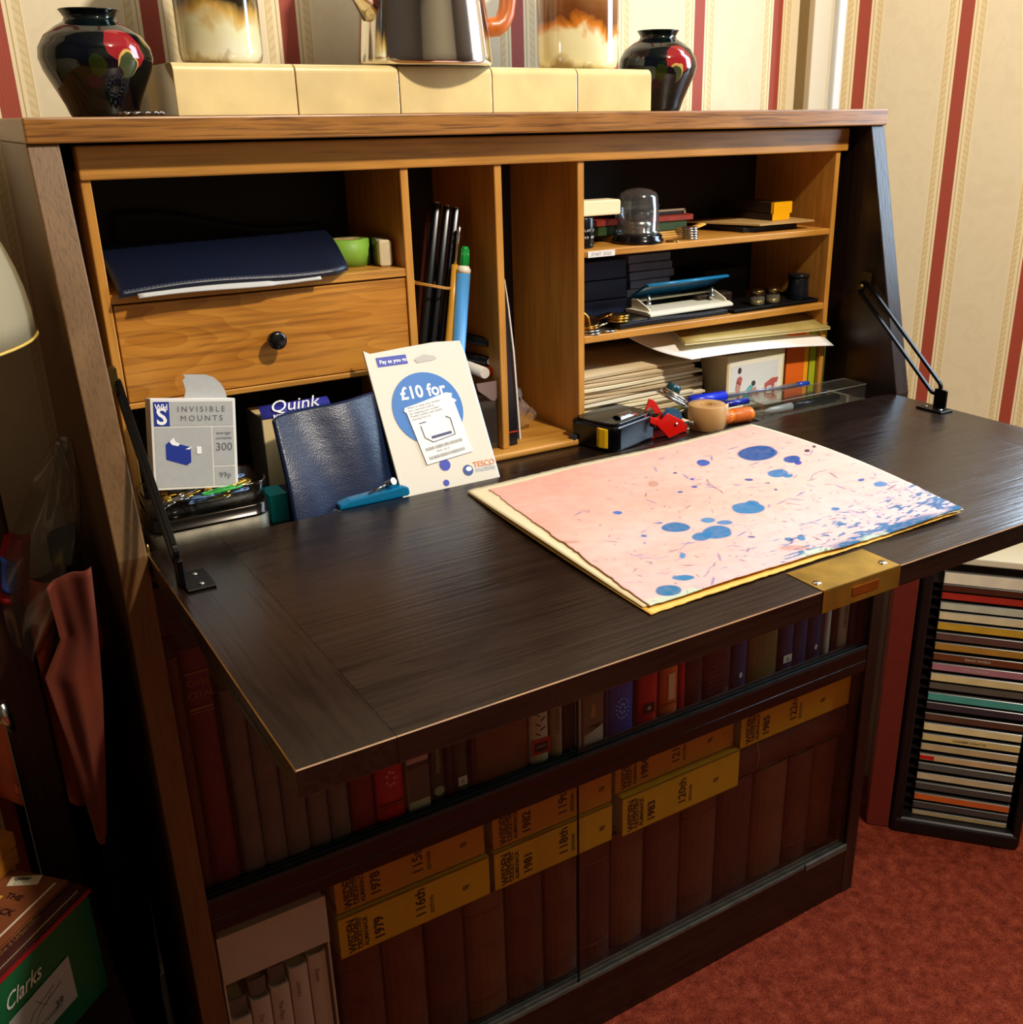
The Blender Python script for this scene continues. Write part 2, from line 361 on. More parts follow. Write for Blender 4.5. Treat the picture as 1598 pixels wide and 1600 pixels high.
for (x0, x1, y0) in ((T+0.001, 0.446, 0.0105), (0.4335, W-T-0.001, 0.004)):
    for z0, z1 in ((ZS-0.002, 0.69), (0.084, ZS-TS)):
        g = part('sliding_glass_door', MB().box(x0, x1, y0, y0+0.003, z0, z1), gdoor, bur)
        if x0 > 0.3: part('polished_edge', MB().box(x0-0.0012, x0, y0, y0+0.003, z0, z1), edge_g, g)
# flap
def weigh(o, pred):
    me = o.data; a = me.attributes.new('bevel_weight_edge', 'FLOAT', 'EDGE')
    M = ROOTM[o.name]
    for e in me.edges:
        p, q = (M @ me.vertices[i].co for i in e.vertices); a.data[e.index].value = 1.0 if pred(p, q) else 0.0
    o.modifiers['bevel'].limit_method = 'WEIGHT'
fl = part('flap', MB().box(0.082, W-T-0.0593, -LF, 0.008, ZF-TF, ZF), [dark_x, worn], bur, bevel=0.0007, seg=1, bm_=1)
weigh(fl, lambda p, q: abs(p.y+LF) < 1e-4 and abs(q.y+LF) < 1e-4 and abs(p.z-q.z) < 1e-4)
for x0 in (T+0.0008, W-T-0.059):
    cl_ = part('cleat', MB().box(x0, x0+0.0583, -LF, 0.008, ZF-TF, ZF), [dark_y, worn], fl, bevel=0.0007, seg=1, bm_=1)
    weigh(cl_, lambda p, q: abs(p.z-q.z) < 1e-4 and ((abs(p.y+LF) < 1e-4 and abs(q.y+LF) < 1e-4) or (abs(p.x-q.x) < 1e-4 and not 0.07 < p.x < 0.85)))
LX0, LX1 = 0.4145, 0.4965
lk = part('lock_plate', MB().box(LX0, LX1, -LF-0.0006, -0.3065, ZF-0.001, ZF+0.0006).box(LX0, LX1, -LF-0.0009, -LF, ZF-TF+0.001, ZF+0.0006), brass, fl)
part('lock_strike', MB().box(LX0+0.030, LX0+0.058, -LF-0.0016, -LF-0.0009, ZF-0.0115, ZF-0.0045), copper, fl)
for x, y in ((LX0+0.006, -LF+0.012), (LX1-0.008, -LF+0.010)):
    part('lock_screw', MB().lathe([(0.0036, 0), (0.003, 0.0008), (0, 0.001)], (x, y, ZF+0.0005), 16), steel, fl)
# stays
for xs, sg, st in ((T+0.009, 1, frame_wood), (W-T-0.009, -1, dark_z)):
    A = Vector((xs, 0.060, 0.886)); B = Vector((xs, -0.070, ZF+0.016)); d = (B-A).normalized(); q = Vector((0, -d.z, d.y))
    m = MB(); L = (B-A).length
    for k in (-1, 1):
        m.prism([(0.004, k*0.0078-0.0018), (L-0.012, k*0.0078-0.0018), (L-0.012, k*0.0078+0.0018), (0.004, k*0.0078+0.0018)], -0.002, 0.002, Fr(A, d, q))
    m.prism(disc_pts(0.0096, 12, L-0.012, 0, -math.pi/2, math.pi/2)+disc_pts(0.0060, 8, L-0.012, 0, math.pi/2, -math.pi/2), -0.002, 0.002, Fr(A, d, q))
    m.prism(disc_pts(0.0096, 12, 0.004, 0, math.pi/2, 3*math.pi/2), -0.002, 0.002, Fr(A, d, q))
    sy = part('stay', m, iron, bur, bevel=0.0004, seg=1)
    C = A+d*(L-0.004)
    part('stay_bracket', MB().box(xs-0.002, xs+0.002, B.y-0.008, B.y+0.008, ZF+0.0004, ZF+0.022)
         .box(min(xs, xs+sg*0.021), max(xs, xs+sg*0.021), B.y-0.019, B.y+0.017, ZF+0.0002, ZF+0.0022), iron, sy, bevel=0.0006, seg=1)
    for yy in (B.y-0.011, B.y+0.009): part('bracket_screw', MB().lathe([(0.0026, 0), (0.0018, 0.0009), (0, 0.0011)], (xs+sg*0.012, yy, ZF+0.0021), 12), steel, sy)
    part('pivot', MB().box(xs-0.007*sg if sg > 0 else xs, xs if sg > 0 else xs+0.007, A.y-0.006, A.y+0.006, A.z-0.002, A.z+0.016)
         .cyl((xs-0.007, A.y, A.z), (xs+0.003, A.y, A.z), 0.0034), mat('tarnished_brass', '5c4a22', 0.4, 0.9), sy)
# pigeonholes
YP = 0.1; YE = D-0.0085
part('valance', MB().box(0.0355, 0.8835, YP-0.003, YP+0.012, 1.0405, 1.066), light_x, bur, bevel=0.0015)
for x0, x1, z0 in ((0.036, 0.0435, 0.748), (0.3055, 0.3135, 0.748), (0.4035, 0.4115, 0.7555), (0.4995, 0.5075, 0.748), (0.867, 0.8745, 0.748)):
    part('partition', MB().box(x0, x1, YP, YE, z0, 1.0405), light_z if x0 < 0.45 or x0 > 0.6 else light_z, bur, bevel=0.0007, seg=1)
part('pigeonhole_shelf', MB().box(0.0435, 0.3055, YP+0.0005, YE, 0.9440, 0.9516), light_x, bur, bevel=0.0008, seg=1)
part('pigeonhole_shelf', MB().box(0.0435, 0.3055, YP+0.0005, YE, 0.8553, 0.8605), light_x, bur, bevel=0.0008, seg=1)
part('pigeonhole_shelf', MB().box(0.5075, 0.867, YP+0.0005, YE, 0.9450, 0.9522), light_x, bur, bevel=0.0008, seg=1)
part('pigeonhole_shelf', MB().box(0.5075, 0.867, YP+0.0005, YE, 0.8548, 0.8627), light_x, bur, bevel=0.0008, seg=1)
part('pigeonhole_base', MB().box(0.3135, 0.4995, 0.086, YE, 0.748, 0.7555), light_x, bur, bevel=0.003, seg=3)
part('pigeonhole_top', MB().box(0.036, 0.8745, YP+0.012, YE, 1.0405, 1.047), light_x, bur)
part('guide_block', MB().box(0.8748, 0.883, 0.11, 0.13, 0.835, 0.865), light_y, bur, bevel=0.002)
dr = part('drawer', MB().box(0.0447, 0.3045, YP+0.001, YP+0.011, 0.8612, 0.9425).box(0.050, 0.300, YP+0.011, YE-0.005, 0.866, 0.93), drawer_w, bur, bevel=0.0006, seg=1)
kn = Fr((0.1725, YP+0.001, 0.9015), (1, 0, 0), (0, 0, 1))
part('knob', MB().lathe([(0.0045, 0), (0.0045, 0.006), (0.0072, 0.009), (0.0082, 0.0125), (0.0080, 0.0150), (0.0055, 0.0163), (0, 0.0166)], fr=kn, n=32), mat('black_knob', '0d0c0c', 0.22), dr)
lab = MB(); LF_ = Fr(at(918, 403, 1, YP-0.0004), (1, 0, 0), (0, 0, 1))
lab.box(0, 0.0345, 0, 0.0062, 0, 0.0006, LF_)
text_mb(lab, 'START  SOLE', 0.0045, LF_, 0.004, 0.0015, mi=1, eps=0.0008)
part('shelf_label', lab, [mat('label_white', 'd9d4cc', 0.6), mat('label_ink', '8a8681', 0.7)], bur, label='small handwritten paper label on the shelf edge')
# ================================================================ ON TOP OF THE BUREAU
ZB = ZT
def blobs(name, base, spots, rough=0.1, warp=0.25, scale=38, mott=None, coat=0.5):
    """glazed surface with painted patches: spots = (centre in object space, radius, colour)"""
    t = NT(name); tc = t.n('ShaderNodeTexCoord'); nz = t.n('ShaderNodeTexNoise', i_Scale=scale, i_Detail=2.0); t.l(tc.outputs['Object'], nz.inputs[0])
    nf = t.math('MULTIPLY', t.math('SUBTRACT', nz.outputs[0], 0.5), warp)
    if mott: cur = t.ramp(nz.outputs[0], [(0.35, hx(base)), (0.5, hx(mott[0])), (0.58, hx(base)), (0.70, hx(mott[1]))])
    else:
        c = t.n('ShaderNodeRGB'); c.outputs[0].default_value = hx(base); cur = c.outputs[0]
    for ctr, r, colr in spots:
        d = t.n('ShaderNodeVectorMath', operation='DISTANCE'); t.l(tc.outputs['Object'], d.inputs[0]); d.inputs[1].default_value = ctr
        f = t.math('LESS_THAN', t.math('ADD', d.outputs['Value'], t.math('MULTIPLY', nf, 0.06)), r)
        mx = t.n('ShaderNodeMix', data_type='RGBA'); t.l(f, mx.inputs[0]); t.l(cur, mx.inputs[6]); mx.inputs[7].default_value = hx(colr); cur = mx.outputs[2]
    t.l(cur, t.b.inputs['Base Color']); t.b.inputs['Roughness'].default_value = rough; t.b.inputs['Coat Weight'].default_value = coat
    return t.m
def vase(loc, s, sz, label, spots):
    t = thing('vase', label, 'vase', loc)
    m = MB(); p = [(0.0, 0.0), (0.026, 0), (0.0275, 0.003), (0.030, 0.012), (0.036, 0.028), (0.0425, 0.045), (0.0447, 0.056), (0.0435, 0.066), (0.038, 0.077), (0.029, 0.085), (0.0215, 0.090), (0.0200, 0.0935), (0.0225, 0.0985), (0.0240, 0.1005), (0.0232, 0.1012), (0.0205, 0.0985), (0.0175, 0.0935), (0.019, 0.089), (0.02, 0.07), (0, 0.066)]
    q = []
    for i in range(len(p)-1):
        for k in range(3): f = k/3; q.append((p[i][0]*(1-f)+p[i+1][0]*f, p[i][1]*(1-f)+p[i+1][1]*f))
    q.append(p[-1])
    m.lathe([(r*s, z*sz) for r, z in q], loc, 56)
    part('body', m, blobs('vase_glaze', '06070d', spots, 0.07, 0.3, 42, ('071210', '0c0c14'), coat=0.0), t)
    return t
vs_ = lambda ang, z, s, k=0.044: (k*math.cos(ang)*s, k*math.sin(ang)*s, z*s)
a0 = -1.95                                                   # side of the vases that faces the room
def vspots(s, rot=0.0): return [(vs_(a0+0.72+rot, 0.054, s), 0.0165*s, '8a1c20'), (vs_(a0+0.66+rot, 0.040, s), 0.0105*s, 'b8924e'), (vs_(a0+0.65+rot, 0.0385, s), 0.0096*s, '3c4428'), (vs_(a0+0.40+rot, 0.034, s), 0.0120*s, '0b0e16'),
        (vs_(a0+0.18+rot, 0.040, s), 0.009*s, '1c2a0c'), (vs_(a0-0.15+rot, 0.052, s), 0.010*s, '070c16'), (vs_(a0+0.0+rot, 0.026, s), 0.008*s, '240a18'), (vs_(a0+1.45+rot, 0.062, s), 0.008*s, '5c5220')]
vc = at(152, 100, 1, 0.163); vase((vc.x, 0.163, ZB), 0.97, 0.79, 'dark vase with a red flower patch, left of the cream tiled block', vspots(0.93, 0.05))
vc = at(1027, 100, 1, 0.175); vase((vc.x, 0.175, ZB), 0.96, 0.81, 'dark vase with a red flower patch, right of the cream tiled block', vspots(0.94, -0.38))
# tiled block
bx0, bx1, by0, by1 = 0.1215, 0.6063, 0.12, 0.222; bz1 = 1.1272
t = thing('tiled_block', 'long low block faced with five cream glazed tiles on the bureau top', 'tiled block', ((bx0+bx1)/2, (by0+by1)/2, ZB))
tile = mat('cream_glaze', 'dcc48a', 0.16, var=0.13, vs=22, coat=0.4)
cuts = [bx0]+[at(px, 105, 1, by0).x for px in (460, 622, 768, 902)]+[bx1]
part('core', MB().box(bx0+0.002, bx1-0.002, by0+0.002, by1, ZB+0.0004, bz1-0.002), mat('grout', '9a7a3e', 0.8), t)
for a, b in zip(cuts, cuts[1:]):
    part('tile', MB().prism([(by0, ZB+0.0002), (by1, ZB+0.0002), (by1, bz1)]+[(by0+0.007+0.007*math.cos(math.radians(x)), bz1-0.007+0.007*math.sin(math.radians(x))) for x in range(90, 181, 15)], 0, b-a-0.0011, YZ(a+0.0005)), tile, t, bevel=0.0006, seg=2)
# coffee pot
pc = at(665, 95, 1, 0.158); pz = bz1+0.0003
t = thing('coffee_pot', 'polished steel coffee pot with an orange-brown wooden handle, centre of the tiled block', 'coffee pot', (pc.x, 0.158, pz))
R = 0.0635
body = MB().lathe([(0, 0.001), (R*0.94, 0.0), (R*0.985, 0.0012), (R, 0.004), (R*0.995, 0.010), (R*0.965, 0.03), (R*0.93, 0.05), (R*0.87, 0.08), (R*0.80, 0.11), (R*0.72, 0.14), (R*0.70, 0.15)], (pc.x, 0.158, pz), 72)
part('body', body, mat('polished_steel', 'e6e4e0', 0.10, 1.0), t)
part('lid', MB().lathe([(R*0.72, 0.15), (R*0.6, 0.158), (R*0.2, 0.165), (0.006, 0.168), (0.009, 0.176), (0, 0.18)], (pc.x, 0.158, pz), 48), MATS['polished_steel'], t)
sp0 = Vector((pc.x-0.050, 0.150, pz+0.046)); sp1 = Vector((pc.x-0.098, 0.142, pz+0.135))
part('spout', MB().tube([sp0, sp0.lerp(sp1, 0.25)+Vector((-0.004, 0, 0)), sp0.lerp(sp1, 0.6), sp1], [0.0155, 0.013, 0.010, 0.008], 16), MATS['polished_steel'], t)
hw = wood('handle_teak', '9a4a12', 'c4661f', 2, 0.35, pore=0.2)
hp = [Vector((pc.x+a, 0.150, pz+b)) for a, b in ((0.055, 0.037), (0.075, 0.034), (0.086, 0.046), (0.089, 0.075), (0.082, 0.105), (0.068, 0.122), (0.046, 0.12))]
part('handle', MB().tube(hp, [0.0085, 0.0105, 0.0095, 0.0075, 0.0075, 0.008, 0.0075], 14), hw, t, sub=1)
# glazed jars either side of the pot
def jar_mat(name, cols):
    m = NT(name); tc = m.n('ShaderNodeTexCoord'); sx = m.n('ShaderNodeSeparateXYZ'); m.l(tc.outputs['Object'], sx.inputs[0])
    nz = m.n('ShaderNodeTexNoise', i_Scale=24.0, i_Detail=3.0, i_Distortion=1.0); m.l(tc.outputs['Object'], nz.inputs[0])
    f = m.math('ADD', m.math('MULTIPLY', sx.outputs[2], 9.0), m.math('MULTIPLY', m.math('SUBTRACT', nz.outputs[0], 0.5), 0.5))
    m.l(m.ramp(f, cols), m.b.inputs['Base Color']); m.b.inputs['Roughness'].default_value = 0.12; m.b.inputs['Coat Weight'].default_value = 0.6
    return m.m
for px0, px1, yy, lb_, cols in ((276, 416, 0.172, 'cream and brown glazed jar standing left of the coffee pot', [(0.0, hx('a08a60')), (0.06, hx('e6e0c4')), (0.24, hx('e0dcae')), (0.34, hx('c8a050')), (0.44, hx('241a10')), (0.9, hx('3a2c18'))]),
                        (843, 960, 0.180, 'cream and amber glazed jar standing right of the coffee pot', [(0.0, hx('a99262')), (0.07, hx('e4dcae')), (0.27, hx('e8dfb0')), (0.34, hx('d07c24')), (0.42, hx('6a3a18')), (0.9, hx('a07040'))])):
    c0 = at(px0, 95, 1, yy); c1 = at(px1, 95, 1, yy); r = (c1.x-c0.x)/2*0.90; cx = (c0.x+c1.x)/2
    t = thing('glazed_jar', lb_, 'jar', (cx, yy, bz1+0.0003))
    part('body', MB().lathe([(0, 0.0008), (r*0.86, 0), (r*0.96, 0.003), (r, 0.009), (r, 0.03), (r, 0.12), (r*0.95, 0.128), (r*0.9, 0.128), (r*0.9, 0.12), (0, 0.118)], (cx, yy, bz1+0.0003), 48), jar_mat('jar_glaze_%d' % px0, cols), t)
    part('lid', MB().lathe([(r*0.93, 0.128), (r*0.93, 0.136), (r*0.3, 0.146), (0, 0.148)], (cx, yy, bz1+0.0003), 32), mat('jar_lid', '6b4a28', 0.3), t)
# little metal bracelet
kc = at(219, 173, 1, 0.112); m = MB()
for i in range(13):
    a = 2*math.pi*i/13; c = Vector((kc.x+0.0155*math.cos(a), 0.112+0.009*math.sin(a), ZB+0.0024))
    m.tube([c+Vector((0.0032*math.cos(b), 0.0026*math.sin(b), 0.0008*math.sin(3*b+a))) for b in [2*math.pi*k/10 for k in range(10)]], 0.0011, 6, True)
single('chain_bracelet', m, mat('dull_silver', '8a8580', 0.3, 1.0), 'small silver chain lying on the bureau top beside the left vase', 'bracelet', (kc.x, 0.112, ZB))
# pale batten upright in the corner
b0 = at(1267, 100, 1, 0.262); b1 = at(1298, 100, 1, 0.262); b2 = at(1310, 100, 1, 0.262)
t = thing('white_batten', 'tall pale batten with a white edge standing in the corner behind the bureau', 'batten', (b0.x+0.02, 0.262, 0))
part('face', MB().box(b0.x, b1.x, 0.262, 0.272, 0.0, 2.0), mat('cream_paint', 'd8ccb0', 0.5), t, bevel=0.001)
part('edge_strip', MB().box(b1.x+0.0002, b2.x, 0.254, 0.272, 0.0, 2.0), mat('white_paint', 'e9eef2', 0.3), t, bevel=0.002)

# ================================================================ UPPER LEFT PIGEONHOLE
Z1, Z2, Z3, ZD, ZC = 0.9516, 0.9522, 0.8627, 0.748, 0.7555
navy = mat('navy_leather', '061024', 0.42, var=0.15, vs=300, bump=0.2)
A_, B_, C_, D_ = at(186, 461, 1, 0.086), at(549, 412, 1, 0.092), at(503, 356, 1, 0.165), Vector((0.050, 0.185, 0.983))
A_.x = max(A_.x, 0.0455)
def fold(u, v):
    p = (A_.lerp(B_, u)).lerp(D_.lerp(C_, u), v)
    p.z += 0.004*math.sin(math.pi*u*1.6)*(1-v)-0.003*math.sin(math.pi*u)*(1-v)+0.006*math.sin(math.pi*v)
    if u > 0.93: p.y += (u-0.93)*0.12*(1-v)
    return p
t = thing('leather_folder', 'navy leather folder lying over the drawer shelf, its flap drooping over the edge', 'folder', ((A_.x+B_.x)/2, 0.13, Z1))
fo = part('cover', MB().sheet(fold, 40, 16, 0.003), navy, t)
st = MB()
for i in range(60):
    u = 0.02+0.96*i/60; p = fold(u, 0.03)+Vector((0, 0, 0.0002)); q = fold(u+0.009, 0.03)+Vector((0, 0, 0.0002)); st.tube([p, q], 0.00028, 4)
part('stitching', st, mat('grey_thread', '5a6478', 0.7), fo)
def paper_in(u, v):
    p = fold(0.07+0.78*u, v*0.8); p.z -= 0.0042+0.0022*math.sin(math.pi*min(1, u*1.1)); p.y += -0.0025+0.0006*math.sin(9*u)-(0.002 if u < 0.72 else 0); return p
part('papers', MB().sheet(paper_in, 30, 6, 0.0007), mat('white_paper', 'b4b2ac', 0.6), t)
t2 = thing('dark_pouch', 'black-blue pouch pushed to the back of the upper left pigeonhole', 'pouch', (0.17, 0.21, Z1))
def pouch(u, v):
    return Vector((0.075+0.19*u, 0.222-0.012*v+0.003*math.sin(5*u), Z1+0.002+(0.052-0.022*u+0.004*math.sin(7*u))*v))
part('body', MB().sheet(pouch, 20, 8, 0.010), mat('black_blue_cloth', '070b16', 0.7), t2)
part('press_stud', MB().lathe([(0.0022, 0), (0.0016, 0.001), (0, 0.0013)], fr=Fr(pouch(0.35, 0.55)+Vector((0, -0.0006, 0)), (1, 0, 0), (0, 0, 1)), n=12), steel, t2)
gr = Vector((0.2715, 0.158, Z1)); gm = mat('green_tape', '7fae3c', 0.5, var=0.12, vs=60)
t = thing('green_tape_roll', 'roll of lime green tape on the drawer shelf beside the navy folder', 'tape', gr)
part('tape', MB().lathe([(0.0125, 0.0002), (0.0215, 0.0002), (0.0218, 0.012), (0.0213, 0.0245), (0.0125, 0.0245), (0.0125, 0.0002)], gr, 40), gm, t)
part('core', MB().lathe([(0.0105, 0.0001), (0.0123, 0.0001), (0.0123, 0.0246), (0.0105, 0.0246), (0.0105, 0.0001)], gr, 32), mat('card_core', 'b79b68', 0.8), t)
ef = rotz(-0.18, (0.3035-0.0145, 0.122, Z1))
t = thing('sleeved_eraser', 'cream eraser in a grey paper sleeve against the partition, right of the green tape', 'eraser', (0.297, 0.14, Z1))
part('rubber', MB().prism(rrect(0, 0.0125, 0.0003, 0.0245, 0.003), -0.046, 0, Fr(ef.O, ef.U, (0, 0, 1))), mat('aged_rubber', 'd6c8a2', 0.6, var=0.1, vs=80), t, bevel=0.0015)
part('sleeve', MB().box(-0.0006, 0.0131, 0.009, 0.045, 0.0001, 0.0251, ef), mat('sleeve_grey', '6c6650', 0.6), t, bevel=0.0008)
part('sleeve_band', MB().box(-0.0009, 0.0134, 0.013, 0.038, 0.0125, 0.019, ef), mat('sleeve_dark', '2f332c', 0.6), t)

# ================================================================ LOWER LEFT PIGEONHOLE
# tin with a clear dish of clips on it
tx0, tx1, ty0, ty1 = 0.031, 0.1285, 0.013, 0.066
def rr_lathe(m, rows, r=0.014, mi=0):
    """stack of rounded-rectangle rings: rows = (inset, z)"""
    rings = [[Vector((x, y, z)) for x, y in rrect(tx0+i, tx1-i, ty0+i, ty1-i, max(0.002, r-i*0.7), 6)] for i, z in rows]
    n = len(rings[0]); k = len(m.v)
    for g in rings: m.v += g
    for j in range(len(rings)-1):
        for i in range(n): m.f.append([k+j*n+i, k+j*n+(i+1) % n, k+(j+1)*n+(i+1) % n, k+(j+1)*n+i]); m.mi.append(mi); m.sm.append(True)
    m.f.append([k+i for i in range(n)][::-1]); m.mi.append(mi); m.sm.append(False)
    m.f.append([k+(len(rings)-1)*n+i for i in range(n)]); m.mi.append(mi); m.sm.append(False)
    return m
t = thing('metal_tin', 'flat grey metal tin with rounded corners at the bottom left of the desk', 'tin', (0.08, 0.04, ZD))
part('base', rr_lathe(MB(), [(0.0015, ZD+0.0002), (0, ZD+0.002), (0, ZD+0.0245)]), mat('worn_tin', '5a5547', 0.5, 0.6, var=0.3, vs=70), t)
part('lid', rr_lathe(MB(), [(-0.0008, ZD+0.0247), (-0.0008, ZD+0.0262), (-0.0002, ZD+0.0264), (-0.0002, ZD+0.0335), (0.001, ZD+0.0348)]), mat('dark_tin_lid', '1c1712', 0.2, 0.7), t)
zt_ = ZD+0.0352
t = thing('clear_dish', 'shallow clear dish full of paper clips and pins sitting on the metal tin', 'dish', (0.08, 0.04, zt_))
dm = MB(); rows = [(0.004, zt_), (0.001, zt_+0.003), (-0.001, zt_+0.018), (-0.0005, zt_+0.019), (0.0015, zt_+0.0175), (0.003, zt_+0.0045), (0.006, zt_+0.002)]
rr_lathe(dm, rows); part('dish', dm, thin_glass('clear_plastic', (0.95, 0.97, 0.95, 1), 1.3, 0.05), t)
def clip(m, c, ang, s, r=0.00065, tilt=0.15):
    f = rotz(ang, c); pts = []
    for x0, x1, y in ((0, 1, 0), (1, 0.18, 0.24), (0.18, 0.85, 0.05)): pass
    path = [(0.25, 0.0), (0.9, 0.0)]+[(0.9+0.11*math.sin(a), 0.11-0.11*math.cos(a)) for a in (0.8, 1.57, 2.4)]+[(0.9, 0.22), (0.12, 0.22)]+[(0.12-0.085*math.sin(a), 0.135+0.085*math.cos(a)) for a in (0.8, 1.57, 2.4)]+[(0.12, 0.05), (0.78, 0.05)]+[(0.78+0.06*math.sin(a), 0.11-0.06*math.cos(a)) for a in (1.57,)]+[(0.78, 0.17), (0.3, 0.17)]
    return m.tube([f.p((x-0.5)*s, (y-0.11)*s, x*s*tilt) for x, y in path], r, 5)
random.seed(5)
gold = mat('brass_clip', 'c79b3e', 0.25, 1.0)
cl = []
for i in range(26):
    c = Vector((random.uniform(tx0+0.020, tx1-0.020), random.uniform(ty0+0.009, ty1-0.014), zt_+0.0040+0.00030*i))
    k = i % 5
    cl.append((c, random.uniform(-0.7, 0.7), 0.027, (steel, gold, steel, gold, mat('blue_wire', '7fa0d8', 0.3))[k], ('silver', 'brass', 'silver', 'brass', 'pale blue')[k]))
for c, a, s, mm, nm in cl:
    single('paper_clip', clip(MB(), c, a, s), mm, nm+' paper clip in the heap inside the clear dish', 'paper clip', c, group=nm+' paper clips in the dish')
c = Vector((0.0925, 0.026, zt_+0.0125)); f = rotz(0.12, c)
single('large_paper_clip', clip(MB(), c, 0.15, 0.034, 0.0010, 0.02), mat('green_plastic', '35b04a', 0.35), 'bright green paper clip on top of the clips in the dish', 'paper clip', c)
for i in range(9):
    c = Vector((random.uniform(tx0+0.012, tx1-0.012), random.uniform(ty0+0.010, ty1-0.012), zt_+0.0120))
    m = MB().lathe([(0.0001, 0), (0.0042, 0.0002), (0.0038, 0.0012), (0.0015, 0.0024), (0, 0.0026)], fr=rotz(i, c), n=16).cyl(c, c+Vector((0, 0.002, -0.007)), 0.0004, 0.0001, 6)
    single('drawing_pin', m, gold, 'brass drawing pin among the paper clips in the dish', 'drawing pin', c, group='brass drawing pins in the dish')
# small brass nail standing beside the tin
c = at(233, 864, 1, 0.010); single('brass_screw', MB().lathe([(0.0001, 0.0), (0.0028, 0.0004), (0.0028, 0.0012), (0.001, 0.0024), (0.001, 0.016), (0.0003, 0.020)], (c.x, 0.012, ZD), 14), gold, 'small brass screw standing on its head left of the metal tin', 'screw', (c.x, 0.012, ZD))
# mounts box
white_card = mat('white_card', 'dedad2', 0.55); grey_card = mat('grey_print', 'a9a9a6', 0.5, var=0.04, vs=200)
blue_ink = mat('print_blue', '0e2a86', 0.5); dgrey = mat('print_grey', '5c5c64', 0.6)
TL, TR, BL = at(238, 623, 1, 0.050), at(371, 622, 1, 0.046), at(241, 767, 1, 0.036)
bf, bw, bh = quadfr(TL, TR, BL); bd = 0.026
t = thing('mounts_box', 'grey and white carton with a blue letter badge, torn flap raised, on the tin', 'carton', bf.p(bw/2, 0, -bd/2))
part('carton', MB().box(0, bw, 0, bh, -bd, 0, bf), white_card, t, bevel=0.0006)
pr = MB()
def rect(m, f, x0, x1, y0, y1, z=0.0003, mi=0): return m.add([f.p(x0, y0, z), f.p(x1, y0, z), f.p(x1, y1, z), f.p(x0, y1, z)], [(0, 1, 2, 3)], mi)
X = lambda v: v*bw; Y = lambda v: v*bh
for a in ((0.035, 0.965, 0.70, 0.965), (0.035, 0.70, 0.03, 0.685), (0.72, 0.965, 0.255, 0.685), (0.72, 0.965, 0.03, 0.24)): rect(pr, bf, X(a[0]), X(a[1]), Y(a[2]), Y(a[3]))
rect(pr, bf, X(0.035), X(0.215), Y(0.70), Y(0.965), 0.0004, 1)
text_mb(pr, 'WH', 0.0070, bf, X(0.125), Y(0.875), 'CENTER', 2, 0.80, 0.0006, bold=0.0001)
text_mb(pr, 'S', 0.0190, bf, X(0.125), Y(0.722), 'CENTER', 2, 0.95, 0.0006, bold=0.0004)
text_mb(pr, 'INVISIBLE', 0.0064, bf, X(0.59), Y(0.855), 'CENTER', 3, 1.0, 0.0006, spacing=1.45)
text_mb(pr, 'MOUNTS', 0.0064, bf, X(0.59), Y(0.755), 'CENTER', 3, 1.0, 0.0006, spacing=1.45)
text_mb(pr, 'average', 0.0038, bf, X(0.842), Y(0.60), 'CENTER', 3, 1, 0.0006); text_mb(pr, 'contents', 0.0036, bf, X(0.842), Y(0.545), 'CENTER', 3, 1, 0.0006)
text_mb(pr, '300', 0.0092, bf, X(0.842), Y(0.42), 'CENTER', 3, 1, 0.0006); text_mb(pr, '99p', 0.0066, bf, X(0.842), Y(0.115), 'CENTER', 3, 1, 0.0006)
P2 = lambda x, y, z=0.0005: bf.p(X(x), Y(y), z)
pr.add([P2(0.155, 0.50), P2(0.20, 0.535), P2(0.445, 0.465), P2(0.445, 0.30), P2(0.39, 0.265), P2(0.155, 0.335)], [(5, 4, 3, 2, 1, 0)[::-1]], 1)
pr.add([P2(0.20, 0.53, 0.0007), P2(0.25, 0.575, 0.0007), P2(0.27, 0.53, 0.0007), P2(0.32, 0.505, 0.0007), P2(0.30, 0.48, 0.0007), P2(0.23, 0.495, 0.0007)], [(5, 4, 3, 2, 1, 0)[::-1]], 2)
pr.add([P2(0.38, 0.445, 0.0007), P2(0.46, 0.475, 0.0007), P2(0.43, 0.44, 0.0007)], [(0, 2, 1)], 2)
rect(pr, bf, X(0.515), X(0.57), Y(0.39), Y(0.47), 0.0007, 2)
part('print', pr, [grey_card, blue_ink, mat('print_white', 'f0f0ee', 0.5), dgrey], t)
fp = [(0.42*bw, 0), (0.93*bw, 0), (0.915*bw, 0.006), (0.86*bw, 0.0125), (0.78*bw, 0.0172), (0.68*bw, 0.0195), (0.42*bw, 0.0195), (0.44*bw, 0.0165), (0.41*bw, 0.015), (0.43*bw, 0.010), (0.44*bw, 0.006)]
part('torn_flap', MB().prism(fp, -0.0005, 0, Fr(bf.p(0, bh, -bd*0.35), bf.U, bf.V)), grey_card, t)
